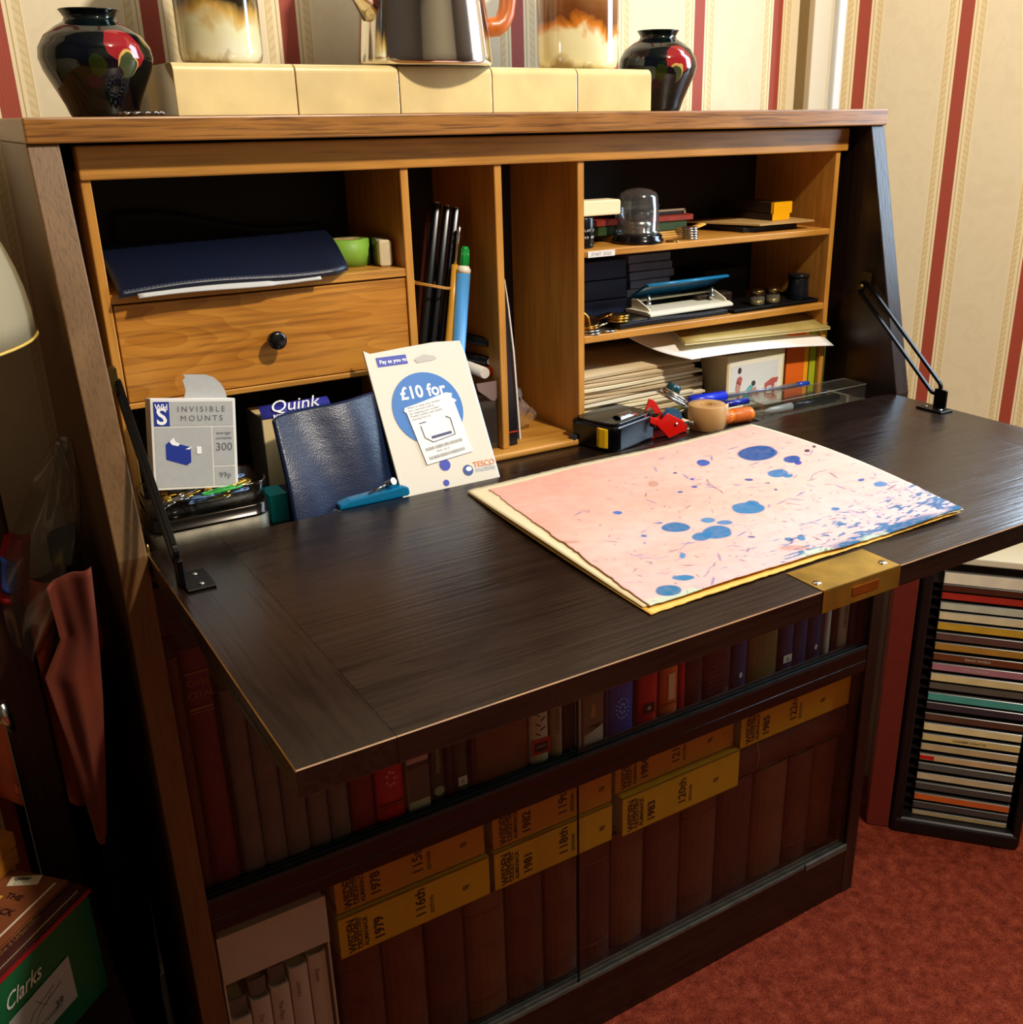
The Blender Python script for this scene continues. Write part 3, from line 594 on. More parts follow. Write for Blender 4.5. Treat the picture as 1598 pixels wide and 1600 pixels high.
# ink carton
TL, TR, BL = at(409, 641, 1, 0.088), at(509, 622, 1, 0.088), at(446, 800, 1, 0.088)
TL.z, TR.z = 0.8395, 0.8395
t = thing('ink_carton', 'blue and cream ink carton half hidden behind the navy wallet', 'carton', ((TL.x+TR.x)/2, 0.11, ZD))
cx0, cx1 = TL.x-0.001, TR.x+0.004; cf = Fr((cx0, 0.088, ZD), (1, 0, 0), (0, 0, 1)); cw = cx1-cx0; ch = TL.z-ZD
part('carton', MB().box(0, cw, 0, ch-0.006, -0.045, 0, cf), mat('cream_card', 'd8bd86', 0.6), t, bevel=0.0008)
part('lid_flap', MB().sheet(lambda u, v: cf.p(cw*u, ch-0.007+0.010*math.sin(v*math.pi/2), 0.0004-0.010*(1-math.cos(v*math.pi/2))), 2, 8, 0.0006), mat('violet_blue', '2a2f96', 0.5), t)
part('side', MB().box(-0.0005, 0, 0, ch-0.006, -0.045, 0, cf), mat('grey_side', '4a4a46', 0.6), t)
pr = MB(); lf = Fr(cf.p(0.004, ch-0.0055, 0.0022), cf.U, (0, 0.35, 1))
text_mb(pr, 'Quink', 0.0145, lf, 0.004, 0.004, mi=0, sx=1.25, bold=0.0009, shear=0.25)
text_mb(pr, 'ROYAL BLUE WASHABLE', 0.0042, lf, 0.006, -0.0012, mi=0, bold=0.0001)
rect(pr, cf, 0, cw, 0.004, 0.017, 0.0004, 1); text_mb(pr, 'NOT', 0.003, cf, 0.018, 0.010, mi=0, eps=0.0008)
pr.add([cf.p(0.020, 0.030, 0.0006), cf.p(0.036, 0.026, 0.0006), cf.p(0.040, 0.034, 0.0006), cf.p(0.032, 0.055, 0.0006), cf.p(0.026, 0.055, 0.0006)], [(0, 1, 2, 3, 4)], 1)
part('print', pr, [MATS['print_white'], mat('dark_violet', '171a5c', 0.5)], t)
# teal carton
teal = mat('teal_card', '18b2c0', 0.5)
a = at(421, 776, 1, 0.05); t = thing('teal_carton', 'small turquoise and dark blue carton between the tin and the navy wallet', 'carton', (a.x+0.015, 0.06, ZD))
part('carton', MB().box(a.x+0.0005, a.x+0.040, 0.050, 0.075, ZD+0.0002, ZD+0.0255), mat('dark_blue_card', '0d2348', 0.5), t, bevel=0.0005)
part('teal_panel', MB().box(a.x, a.x+0.0155, 0.0495, 0.0755, ZD+0.0001, ZD+0.0258), teal, t)
# navy wallet leaning back
WTL, WTR, WBL, WBR = at(426, 652, 1, 0.052), at(600, 608, 1, 0.064), at(461, 822, 1, 0.0125), at(640, 790, 1, 0.020)
WBL.z = max(WBL.z, ZD); WBR.z = max(WBR.z, ZD)
t = thing('leather_wallet', 'navy grained leather wallet leaning up beside the white phone card', 'wallet', ((WBL.x+WBR.x)/2, 0.03, ZD))
def wal(u, v):
    p = WBL.lerp(WBR, u).lerp(WTL.lerp(WTR, u), v); p.y -= 0.0045*math.sin(math.pi*u)*math.sin(math.pi*v)+0.0028*math.sin(9*u+2.0*v+0.6)+0.0012*math.sin(5*v+4*u)
    r = 0.06
    if u < r and v > 1-r: p += (WBL-WTL)*0.03*((r-u)/r)**2*((v-1+r)/r)
    return p
lt = NT('navy_grain'); vz = lt.n('ShaderNodeTexVoronoi', i_Scale=900.0); lt.l(lt.coord((1, 1, 1)), vz.inputs[0]); nz = lt.n('ShaderNodeTexNoise', i_Scale=30.0, i_Detail=5.0); lt.l(lt.coord((1, 1, 3)), nz.inputs[0])
lt.b.inputs['Base Color'].default_value = hx('0a1c3a'); lt.b.inputs['Roughness'].default_value = 0.34
lt.bump(lt.math('ADD', lt.math('MULTIPLY', vz.outputs[0], 0.4), nz.outputs[0]), 0.4, 0.0008)
wc = part('cover', MB().sheet(wal, 30, 30, 0.004), lt.m, t)
st = MB()
for i in range(44):
    u = i/44
    st.tube([wal(0.022, u)+Vector((0, -0.0003, 0)), wal(0.022, u+0.012)+Vector((0, -0.0003, 0))], 0.00025, 4)
    st.tube([wal(u, 0.978)+Vector((0, -0.0003, 0)), wal(u+0.012, 0.978)+Vector((0, -0.0003, 0))], 0.00025, 4)
part('stitching', st, MATS['grey_thread'], wc)
# blue translucent stapler
s0 = at(530, 794, 1, 0.0105); s1_ = at(636, 773, 1, 0.0105)
t = thing('blue_stapler', 'little translucent blue stapler lying along the back edge of the flap', 'stapler', ((s0.x+s1_.x)/2, 0.018, ZD))
bp = mat('blue_translucent', '0b7fb0', 0.15, trans=0.35, coat=0.3)
sf = Fr((s0.x, 0.0105, ZD), (1, 0, 0), (0, 0, 1)); L = s1_.x-s0.x+0.004
part('base', MB().prism(rrect(0.006, L, 0.0005, 0.012, 0.003), -0.014, 0, sf), bp, t, bevel=0.001)
part('arm', MB().prism([(0.001, 0.0132), (L-0.002, 0.0132), (L, 0.016), (L-0.001, 0.0215), (L-0.006, 0.0235), (0.012, 0.0205), (0.001, 0.018)], -0.013, -0.001, sf), bp, t, bevel=0.0015)
part('hinge_pin', MB().cyl(sf.p(0.001, 0.0105, 0.0006), sf.p(0.001, 0.0105, -0.0145), 0.0028), steel, t)
m = MB().tube([sf.p(0.030, 0.0225, -0.004), sf.p(0.050, 0.0285, -0.004)], 0.0011, 8).cyl(sf.p(0.049, 0.026, -0.008), sf.p(0.053, 0.031, 0.0), 0.0032)
part('spring_lever', m, steel, t)
# phone card in its pack, leaning on the partition
KTL, KTR, KBL, KBR = at(587, 546, 1, 0.080), at(735, 533, 1, 0.083), at(630, 779, 1, 0.0108), at(781, 748, 1, 0.0108)
kf, kw, kh = quadfr(KTL, KTR, KBL)
kw = (KBR-KBL).length; kf = Fr(KBL, KBR-KBL, (KTL+KTR)/2-(KBL+KBR)/2); kh = ((KTL+KTR)/2-(KBL+KBR)/2).length
t = thing('phone_card_pack', 'white phone card pack with a blue disc, leaning against the pigeonhole partition', 'card pack', (kf.p(kw/2, 0, 0).x, 0.03, ZD))
kwh = mat('pack_white', 'cdc4b2', 0.45)
slot = [(0.47*kw, 0.905*kh), (0.49*kw, 0.915*kh), (0.575*kw, 0.935*kh), (0.68*kw, 0.915*kh), (0.70*kw, 0.895*kh), (0.66*kw, 0.885*kh), (0.49*kw, 0.88*kh)]
KO = [(0, -0.008), (kw, -0.008), (kw, 0.95*kh), (0.985*kw, kh), (0.72*kw, 1.012*kh), (0.40*kw, 1.0*kh), (0.06*kw, 0.985*kh), (0.0, 1.01*kh)]
part('card', MB().prism(KO, -0.0028, 0, kf), kwh, t, bevel=0.0005)
part('backing_card', MB().prism([(x*0.985+0.004, y*0.965) for x, y in KO], -0.0062, -0.0034, kf), mat('pale_blue_card', 'b8c4d6', 0.5), t)
part('hanger_slot', MB().prism(slot, 0.0001, 0.0005, kf), mat('slot_grey', 'b5ada2', 0.6), t)
pr = MB(); k_ = lambda x, y: (x*kw, y*kh)
rect(pr, kf, 0.10*kw, 0.40*kw, 0.885*kh, 0.95*kh, 0.0003, 1); text_mb(pr, 'Pay as you go', 0.0050, kf, 0.125*kw, 0.905*kh, mi=2, eps=0.0006, bold=0.0001)
pr.prism(disc_pts(0.352*kw, 48, 0.475*kw, 0.562*kh), 0.0001, 0.0004, kf, 0)
pr.prism(disc_pts(0.030*kw, 24, 0.45*kw, 0.045*kh), 0.0001, 0.0004, kf, 1); pr.prism(disc_pts(0.055*kw, 24, 0.485*kw, 0.165*kh), 0.0001, 0.0004, kf, 1)
text_mb(pr, '£10 for', 0.0168, kf, 0.235*kw, 0.645*kh, mi=2, eps=0.0006, bold=0.0004, sx=0.92)
pr.prism(disc_pts(0.052*kw, 24, 0.70*kw, 0.10*kh), 0.0001, 0.0004, kf, 3); pr.prism(disc_pts(0.03*kw, 16, 0.71*kw, 0.108*kh, ry=0.022*kw), 0.0004, 0.0006, kf, 2)
text_mb(pr, 'TESCO', 0.0075, kf, 0.765*kw, 0.11*kh, mi=4, eps=0.0004, bold=0.0001); text_mb(pr, 'mobile', 0.0078, kf, 0.775*kw, 0.075*kh, mi=5, eps=0.0004)
part('print', pr, [mat('disc_blue', '1766ad', 0.5), mat('tag_violet', '1f2f9a', 0.5), MATS['print_white'], mat('logo_navy', '173a78', 0.5), mat('logo_orange', 'd5763a', 0.5), mat('logo_grey', '9aa0ac', 0.5)], t)
rf = Fr(kf.p(0.30*kw, 0.185*kh, 0.0008), kf.U+kf.V*0.10, kf.V)
rw, rh = 0.50*kw, 0.392*kh
rc = part('receipt_sticker', MB().prism([(0.02*rw, 0)]+[(rw, 0), (rw, rh*0.9), (rw*1.06, rh*0.93), (rw*0.98, rh*1.0), (rw*1.02, rh*1.07), (rw*0.9, rh*1.11), (0.3*rw, rh*1.05), (0, rh*1.03), (-0.04*rw, rh*0.98), (0, rh*0.93)], 0, 0.0005, rf), mat('sticker_white', 'dddad4', 0.4), t)
pr = MB()
for i in range(5): text_mb(pr, ('Want to keep your number', 'For customers call us', 'for keeping your number', 'Mobile number and details', 'moving from us'[:14])[i], 0.0031, rf, 0.05*rw, rh*(0.99-0.052*i), mi=0, eps=0.0008)
random.seed(3)
for yb in (0.06, 0.22):
    x = 0.10*rw
    while x < 0.86*rw:
        wd = random.uniform(0.0003, 0.0011); rect(pr, rf, x, x+wd, rh*yb, rh*(yb+0.055), 0.0008, 0); x += wd+random.uniform(0.0003, 0.0009)
text_mb(pr, '8945 120 37', 0.0028, rf, 0.3*rw, rh*0.155, mi=0, eps=0.0008)
ol = [rf.p(x*rw, y*rh, 0.0009) for x, y in ((0.17, 0.66), (0.17, 0.45), (0.30, 0.34), (0.78, 0.37), (0.80, 0.66), (0.72, 0.71))]
pr.tube(ol, 0.00035, 5, mi=1); rect(pr, rf, 0.30*rw, 0.72*rw, 0.40*rh, 0.445*rh, 0.0009, 1)
rect(pr, rf, 0.16*rw, 0.30*rw, 0.70*rh, 0.715*rh, 0.0009, 1)
part('receipt_print', pr, [mat('receipt_grey', '9b9890', 0.6), mat('receipt_navy', '2a3560', 0.5)], rc)

# ================================================================ TALL NARROW PIGEONHOLES
def stick(px0, py0, px1, py1, y0, y1, zb):
    """axis of a rod seen from (px0,py0) low to (px1,py1) high, run down to the shelf zb"""
    a = at(px0, py0, 1, y0); b = at(px1, py1, 1, y1); d = (b-a); return a+d*((zb-a.z)/d.z), b, d.normalized()
blk = mat('black_lacquer', '0c0e14', 0.25)
for i, (q, lb_) in enumerate((((662, 532, 683, 318), 'black pencil in the banded bundle, leftmost of the three'), ((677, 532, 699, 323), 'black pencil in the banded bundle, middle of the three'), ((691, 532, 713, 326), 'black pencil in the banded bundle, rightmost of the three'))):
    a, b, d = stick(*q, 0.128, 0.150, ZC); f = Fr(a, d.orthogonal(), d.cross(d.orthogonal()))
    t = thing('black_pencil', lb_, 'pencil', a, 'black pencils in the bundle')
    part('barrel', MB().lathe([(0.0042, 0.0005), (0.0042, (b-a).length)], fr=f, n=6), blk, t, bevel=0.0005)
    part('end_cap', MB().lathe([(0.0040, (b-a).length), (0.0030, (b-a).length+0.0015), (0, (b-a).length+0.0018)], fr=f, n=12), steel, t)
a, b, d = stick(656, 505, 668, 354, 0.140, 0.160, ZC); f = Fr(a, d.orthogonal(), d.cross(d.orthogonal()))
single('brown_pencil', MB().lathe([(0.0037, 0.0004), (0.0037, (b-a).length), (0.0008, (b-a).length+0.016)], fr=f, n=6), mat('brown_lacquer', '4a1c10', 0.3), 'brown pencil at the back of the bundle beside the partition', 'pencil', a)
a, b, d = stick(701, 532, 712, 414, 0.117, 0.130, ZC); f = Fr(a, d.orthogonal(), d.cross(d.orthogonal())); L = (b-a).length
t = thing('dip_pen', 'pen with a yellow wooden holder and silver metal tip in front of the black pencils', 'pen', a)
part('holder', MB().lathe([(0.003, 0.0004), (0.0038, 0.02), (0.0039, L*0.8), (0.0042, L)], fr=f, n=14), mat('yellow_holder', 'c9932f', 0.35), t)
part('ferrule', MB().lathe([(0.0022, L), (0.0020, L+0.020), (0.0026, L+0.021), (0.0018, L+0.023), (0.0027, L+0.028), (0.0020, L+0.031), (0.0028, L+0.036), (0, L+0.0395)], fr=f, n=14), steel, t)
a, b, d = stick(717, 534, 724, 428, 0.112, 0.122, ZC); f = Fr(a, d.orthogonal(), d.cross(d.orthogonal())); L = (b-a).length
t = thing('glue_pen', 'light blue glue pen with a white collar and green cap beside the pencil bundle', 'glue pen', a)
part('barrel', MB().lathe([(0.0062, 0.0003), (0.0066, 0.002), (0.0069, L)], fr=f, n=24), mat('sky_blue_plastic', '4d93cf', 0.35), t)
part('collar', MB().lathe([(0.0069, L), (0.0070, L+0.004), (0.0052, L+0.0075), (0, L+0.0075)], fr=f, n=24), mat('collar_white', 'e8e2cf', 0.4), t)
g = MB(); n_ = 20
g.lathe([(0.0048, L+0.0072), (0.0046, L+0.010), (0.0036, L+0.024), (0.0032, L+0.0265), (0, L+0.0268)], fr=f, n=20)
for i in range(10):
    an = 2*math.pi*i/10; g.tube([f.p(0.0048*math.cos(an), 0.0048*math.sin(an), L+0.009), f.p(0.0036*math.cos(an), 0.0036*math.sin(an), L+0.0245)], 0.0005, 5)
part('cap', g, mat('green_cap', '0f8f3a', 0.3), t)
part('side_label', MB().box(0.0045, 0.0072, -0.002, 0.002, L*0.35, L*0.85, f), mat('label_yellow', 'd8a020', 0.5), t)
bl = at(655, 446, 1, 0.120); br = at(715, 453, 1, 0.116); cc = (bl+br)/2; rx = (br-bl).length/2; m = MB()
for dz in (0.0, 0.0014):
    m.tube([Vector((cc.x+(rx+0.0008)*math.cos(a), 0.139+0.0215*math.sin(a), cc.z+(bl.z-br.z)/2*(-math.cos(a))*1.0+dz+0.0008*math.sin(2*a))) for a in [2*math.pi*k/36 for k in range(36)]], 0.0008, 6, True)
single('rubber_band', m, mat('rubber_tan', 'c08a3a', 0.6), 'tan rubber band stretched twice round the pencil bundle', 'rubber band', cc)
# pens lying in the bottom, ends towards us, on a clear box
t = thing('clear_case', 'smoky clear plastic case standing in the narrow pigeonhole behind the phone card', 'plastic case', (0.382, 0.15, ZC))
smoky = thin_glass('smoky_plastic', (0.62, 0.60, 0.58, 1), 1.4, 0.08, 0.12, (0.25, 0.22, 0.2, 1))
part('case', MB().box(0.350, 0.4025, 0.108, 0.215, ZC+0.0003, 0.8085), smoky, t, bevel=0.001)
hk = at(779, 594, 1, 0.107)
part('tab', MB().prism([(-0.024, 0), (0.0, 0.0), (0.0, -0.018), (-0.003, -0.021), (-0.006, -0.021), (-0.022, -0.008)], 0, 0.0006, Fr((0.4022, 0.1072, hk.z), (1, 0, 0), (0, 0, 1))), thin_glass('tab_plastic', (0.75, 0.68, 0.66, 1), 1.5, 0.05, 0.25, (0.5, 0.4, 0.38, 1)), t, bevel=0.0003)
for px, py, r, cn, col_, lb_ in ((757, 583, 0.0060, 'white_pen', 'ddd8cc', 'white pen lying end-on on the clear case'), (770, 581, 0.0045, 'red_pen', 'd2281e', 'red pen lying end-on beside the white pen'), (764, 565, 0.0052, 'black_pen', '0c0c10', 'black pen with a white end plug lying above the red pen'), (766, 536, 0.0050, 'black_pen', '101014', 'black pen lying topmost at the back of the narrow pigeonhole')):
    c = at(px, py, 1, 0.118 if py > 570 else 0.125); e = c+Vector((-0.012 if py > 570 else -0.03, 0.100, 0.006 if py > 570 else 0.004)); e.x = max(e.x, 0.322)
    t = thing(cn, lb_, 'pen', c)
    part('barrel', MB().cyl(c, e, r, r), mat('pen_'+col_, col_, 0.3), t)
    part('end_plug', MB().cyl(c-Vector((0, 0.0012, 0)), c+Vector((0, 0.0005, 0)), r*(0.62 if cn != 'white_pen' else 0.9)), mat('plug_'+('w' if py == 565 else col_), 'e8e8e8' if py == 565 else col_, 0.3), t)
# thin sleeve and cellophane in the next hole
t = thing('disc_wallet', 'thin black booklet with a white edge standing against the partition', 'booklet', (0.42, 0.15, ZC))
p0, p1 = at(788, 432, 1, 0.106), at(812, 684, 1, 0.106)
bk = Fr((0.4125, 0.106, ZC), (1, 0, 0), (0, 0, 1))
part('cover', MB().prism([(0.002, 0.0008), (0.0125, 0.0008), (0.0075, 0.10), (0.0035, 0.160), (0.0008, 0.168), (0.0002, 0.12), (0.0005, 0.06)], -0.105, 0, bk), mat('black_vinyl', '16151a', 0.3), t, bevel=0.0006)
part('white_edge', MB().prism([(0.0145, 0.006), (0.0162, 0.006), (0.0112, 0.10), (0.0062, 0.148), (0.0022, 0.176), (0.0018, 0.174), (0.0048, 0.148), (0.0094, 0.10)], -0.10, 0.001, bk), mat('sleeve_white', 'cfc8c0', 0.4), t)
part('seal', MB().box(0.0022, 0.0125, 0.0150, 0.0162, 0.0002, 0.0008, bk), mat('seal_red', 'b8301c', 0.4), t)
cel = thin_glass('cellophane', (0.93, 0.93, 0.93, 1), 3.5, 0.06, 0.09, (0.8, 0.75, 0.7, 1))
def cello(u, v):
    x = 0.4300+0.046*u*(0.25+0.75*math.sin(math.pi*min(v*1.1+0.05, 1)))+0.0015*math.sin(9*v+5*u); y = 0.112+0.045*u+0.006*math.sin(6*v+3*u)
    return Vector((x, y, ZC+0.001+0.060*v*(1-0.35*u*u)+0.003*math.sin(11*u+4*v)))
m = MB().sheet(cello, 9, 10, 0, smooth=False); m.sheet(lambda u, v: cello(u, v)+Vector((0.001+0.003*math.sin(8*v), 0.012*math.sin(math.pi*u)+0.003, 0)), 8, 9, 0, smooth=False)
single('cellophane_bag', m, cel, 'crumpled clear cellophane bag on the floor of the second narrow pigeonhole', 'plastic bag', (0.44, 0.13, ZC))

# ================================================================ TOP RIGHT SHELF
lc = at(924, 387, 2, Z2)
black_metal = mat('black_metal', '0b0b0d', 0.28, 0.3)
t = thing('lens_barrel', 'short black lens tube with white engraving, left end of the top right shelf', 'lens', (0.5262, 0.125, Z2))
part('barrel', MB().lathe([(0.0100, 0.0002), (0.0112, 0.001), (0.0115, 0.004), (0.0110, 0.005), (0.0115, 0.006), (0.0115, 0.030), (0.010, 0.0325), (0, 0.0325)], (0.5225, 0.125, Z2), 40), black_metal, t)
pr = MB()
for row, s_ in ((0.0175, 'F PLAY JOY'), (0.0105, '1:100 MECHOR')):
    for i, ch_ in enumerate(s_):
        an = math.radians(-150+13*i); f = Fr((0.5225+0.0116*math.cos(an), 0.125+0.0116*math.sin(an), Z2+row), (-math.sin(an), math.cos(an), 0), (0, 0, 1))
        text_mb(pr, ch_, 0.0034, f, 0, 0, 'CENTER', eps=0.0001, bold=0.00008)
part('engraving', pr, mat('engraved_white', 'c9c9c2', 0.5), t)
e0, e1 = at(905, 357, 1, 0.118), at(966, 335, 1, 0.118)
t = thing('eraser', 'thick cream eraser lying on top of the black lens tube', 'eraser', (0.53, 0.125, Z2+0.033))
part('rubber', MB().prism(rrect(0.5085, e1.x, 0, 0.0155, 0.0025), -0.022, 0, Fr((0, 0.1135, Z2+0.0328), (1, 0, 0), (0, 0, 1))), mat('cream_rubber', 'ecdcb0', 0.5), t, bevel=0.0015)
dc = Vector((at(996, 375, 1, 0.128).x, 0.128, Z2))
t = thing('domed_lens_case', 'clear domed plastic case with a small camera lens inside on a black base', 'lens case', dc)
part('base', MB().lathe([(0.026, 0.0002), (0.0285, 0.001), (0.0285, 0.004), (0.0265, 0.0055), (0.0270, 0.008), (0.0245, 0.0095), (0, 0.0095)], dc, 48), mat('black_base', '0a0a0d', 0.15), t)
k = 0.0240
part('dome', MB().lathe([(k+0.0005, 0.0096), (k+0.0005, 0.013), (k*0.965, 0.014), (k*0.93, 0.040), (k*0.90, 0.0485), (k*0.82, 0.0525), (k*0.55, 0.0560), (k*0.2, 0.0575), (0, 0.0578), (0, 0.0568), (k*0.55, 0.0550), (k*0.80, 0.0515), (k*0.87, 0.048), (k*0.90, 0.040), (k*0.93, 0.0145)], dc, 56), thin_glass('dome_plastic', (0.86, 0.87, 0.88, 1), 1.5, 0.04, 0.03, (0.7, 0.7, 0.7, 1)), t)
part('lens_body', MB().lathe([(0.0145, 0.0098), (0.0150, 0.0112), (0.0132, 0.013), (0.0155, 0.016), (0.0160, 0.019), (0.0150, 0.023), (0.0140, 0.0236)], dc, 40), mat('satin_nickel', 'bfb9a8', 0.28, 1.0), t)
part('lens_ring', MB().lathe([(0.0140, 0.0236), (0.0140, 0.032), (0.0120, 0.0345), (0.010, 0.0345), (0.009, 0.033), (0, 0.032)], dc, 40), black_metal, t)
# things behind
def slab(name, x0, x1, y0, y1, z0, z1, m_, label, cat, group=None, rz=0.0, bevel=0.0005, extra=None):
    f = rotz(rz, ((x0+x1)/2, (y0+y1)/2, z0)); hx_, hy = (x1-x0)/2, (y1-y0)/2
    t = thing(name, label, cat, f.O, group)
    if extra == 'book':
        part('cover', MB().box(-hx_, hx_, -hy, hy, 0.0001, 0.0012, f).box(-hx_, hx_, -hy, hy, z1-z0-0.0012, z1-z0, f).box(-hx_, -hx_+0.001, -hy, hy, 0.0001, z1-z0, f).box(-hx_, hx_, -hy, -hy+0.0012, 0.0001, z1-z0, f), m_, t, bevel=bevel, seg=1)
        part('pages', MB().box(-hx_+0.001, hx_-0.0015, -hy+0.0012, hy-0.002, 0.0012, z1-z0-0.0012, f), mat('page_edges', 'cdbd92', 0.8), t)
    elif extra == 'coin':
        pass
    else:
        part('body', MB().box(-hx_, hx_, -hy, hy, 0.0001, z1-z0, f), m_, t, bevel=bevel)
    return t
def zat(px, py, y): return at(px, py, 1, y).z
x0, x1 = at(945, 350, 1, 0.17).x, at(1140, 350, 1, 0.17).x
env = mat('manila', 'c79a4e', 0.6, var=0.08)
for i in range(3):
    slab('manila_envelope', 0.575+0.002*i, 0.690-0.004*i, 0.145+0.002*i, 0.225, Z2+0.0022*i, Z2+0.0022*i+0.002, env, ('bottom', 'middle', 'top')[i]+' manila envelope under the green book', 'envelope', 'manila envelopes under the green book', rz=0.01*i)
zg = Z2+0.0067
slab('green_book', 0.553, 0.686, 0.152, 0.225, zg, zg+0.0095, mat('green_cloth', '29401a', 0.6, var=0.2, vs=80), 'thin green cloth book lying on the manila envelopes', 'book', extra='book')
slab('red_book', 0.545, 0.698, 0.155, 0.226, zg+0.0097, zg+0.0165, mat('red_cloth', '8c2a14', 0.6, var=0.2, vs=120), 'thin red book lying on the green book', 'book', extra='book')
t = slab('slide_mount', 0.590, 0.690, 0.162, 0.226, zg+0.0167, zg+0.0225, mat('dark_brown_card', '1a0f10', 0.5), 'dark framed card with a pale rim lying on the red book', 'card')
part('rim', MB().box(0.590, 0.6905, 0.1610, 0.1618, zg+0.0205, zg+0.0228).box(0.6887, 0.6907, 0.1610, 0.1618, zg+0.0172, zg+0.0228), mat('rim_tan', 'a18a68', 0.5), t)
slab('grey_card', 0.600, 0.668, 0.180, 0.228, zg+0.0230, zg+0.0275, mat('dim_grey_card', '5b5048', 0.6), 'small grey card topmost in the stack behind the domed lens', 'card', rz=0.03)
for i in range(6):
    slab('red_match_book', 0.5345+0.0004*(i % 2), 0.5500, 0.165, 0.200, Z2+0.0048*i, Z2+0.0048*i+0.0044, mat('red_card', '9c2f18', 0.5), 'small red booklet in the pile behind the lens tube, layer %s' % ('one', 'two', 'three', 'four', 'five', 'six')[i], 'booklet', 'red booklets piled behind the lens tube')
ycard = at(1090, 350, 1, 0.140)
single('yellow_slip', MB().sheet(lambda u, v: Vector((0.667+0.034*u, 0.136+0.012*v, Z2+0.0098+0.004*u-0.002*math.sin(3*u))), 8, 2, 0.0016), mat('yellow_slip', 'dfae4a', 0.5), 'yellow card slip jutting from under the green book', 'card', (0.68, 0.14, Z2))
silver = mat('coin_silver', 'a9a59c', 0.25, 1.0); bronze = mat('coin_bronze', '8a5a2c', 0.3, 1.0); goldc = mat('coin_gold', 'b08a3c', 0.28, 1.0)
def coin(c, r, h, m_, label, group, tilt=0.0, ta=0.0, edge=True):
    n = Vector((math.sin(tilt)*math.cos(ta), math.sin(tilt)*math.sin(ta), math.cos(tilt))); u = n.orthogonal().normalized(); f = Fr(c, u, n.cross(u))
    return single('coin', MB().lathe([(r*0.9, 0.0002), (r*0.96, 0), (r, 0.0003), (r, h-0.0003), (r*0.96, h), (r*0.88, h), (r*0.86, h-0.0002), (r*0.3, h-0.0001), (0, h)], fr=f, n=28), m_, label, 'coin', c, group)
cc = at(1092, 376, 2, Z2)
for i in range(5): coin(Vector((cc.x+0.0004*math.sin(3*i), 0.1160+0.0003*i, Z2+0.0027*i)), 0.0095, 0.0026, silver, 'silver coin in the stack of five before the manila envelopes', 'silver coins stacked on the top right shelf')
cc = at(1058, 379, 2, Z2); coin(Vector((cc.x, 0.1085, Z2)), 0.0078, 0.0018, goldc, 'single brassy coin lying left of the silver coin stack', None)
# tan board with yellow boxes
P_ = [at(1140, 336, 1, 0.190), at(1196, 352, 1, 0.118), at(1276, 346, 1, 0.118), at(1235, 334, 1, 0.175)]
t = thing('black_notebook', 'flat black case under the tan card on the top right shelf', 'case', (0.775, 0.15, Z2))
part('body', MB().hexa([Vector((0.742, 0.215, Z2+0.0002)), Vector((0.752, 0.128, Z2+0.0002)), Vector((0.835, 0.124, Z2+0.0002)), Vector((0.842, 0.215, Z2+0.0002))][::-1], [Vector((0.742, 0.215, Z2+0.0075)), Vector((0.752, 0.128, Z2+0.006)), Vector((0.835, 0.124, Z2+0.006)), Vector((0.842, 0.215, Z2+0.0075))][::-1]), mat('matt_black', '0b0909', 0.6), t, bevel=0.0008)
t = thing('tan_card', 'stiff tan card lying over the black case with yellow boxes on it', 'card', (0.79, 0.15, Z2+0.0085))
part('board', MB().hexa([Vector((0.722, 0.200, Z2+0.0084)), Vector((0.7625, 0.112, Z2+0.0084)), Vector((0.851, 0.112, Z2+0.0084)), Vector((0.856, 0.205, Z2+0.0084))][::-1], [Vector((0.722, 0.200, Z2+0.0104)), Vector((0.7625, 0.112, Z2+0.0104)), Vector((0.851, 0.112, Z2+0.0104)), Vector((0.856, 0.205, Z2+0.0104))][::-1]), mat('tan_board', 'b08c54', 0.6, var=0.06), t)
zb_ = Z2+0.0106; yel = mat('box_yellow', 'f2ae0a', 0.4); brn = mat('box_brown', '2a1a10', 0.4)
for i, (a, b, z0, z1, lb_) in enumerate(((0.8015, 0.8320, zb_, zb_+0.0072, 'lower yellow-ended brown film box on the tan card'), (0.8040, 0.8365, zb_+0.0074, zb_+0.0205, 'upper yellow-ended brown film box on the tan card'))):
    f = rotz(0.10, (a, 0.132+0.001*i, z0)); t = thing('film_box', lb_, 'box', f.O)
    part('carton', MB().box(0, b-a, 0.0006, 0.078, 0.0001, z1-z0, f), brn, t, bevel=0.0008)
    part('yellow_end', MB().box(-0.0003, b-a+0.0003, 0, 0.0006+0.004*(i), 0, z1-z0+0.0002, f), yel, t)
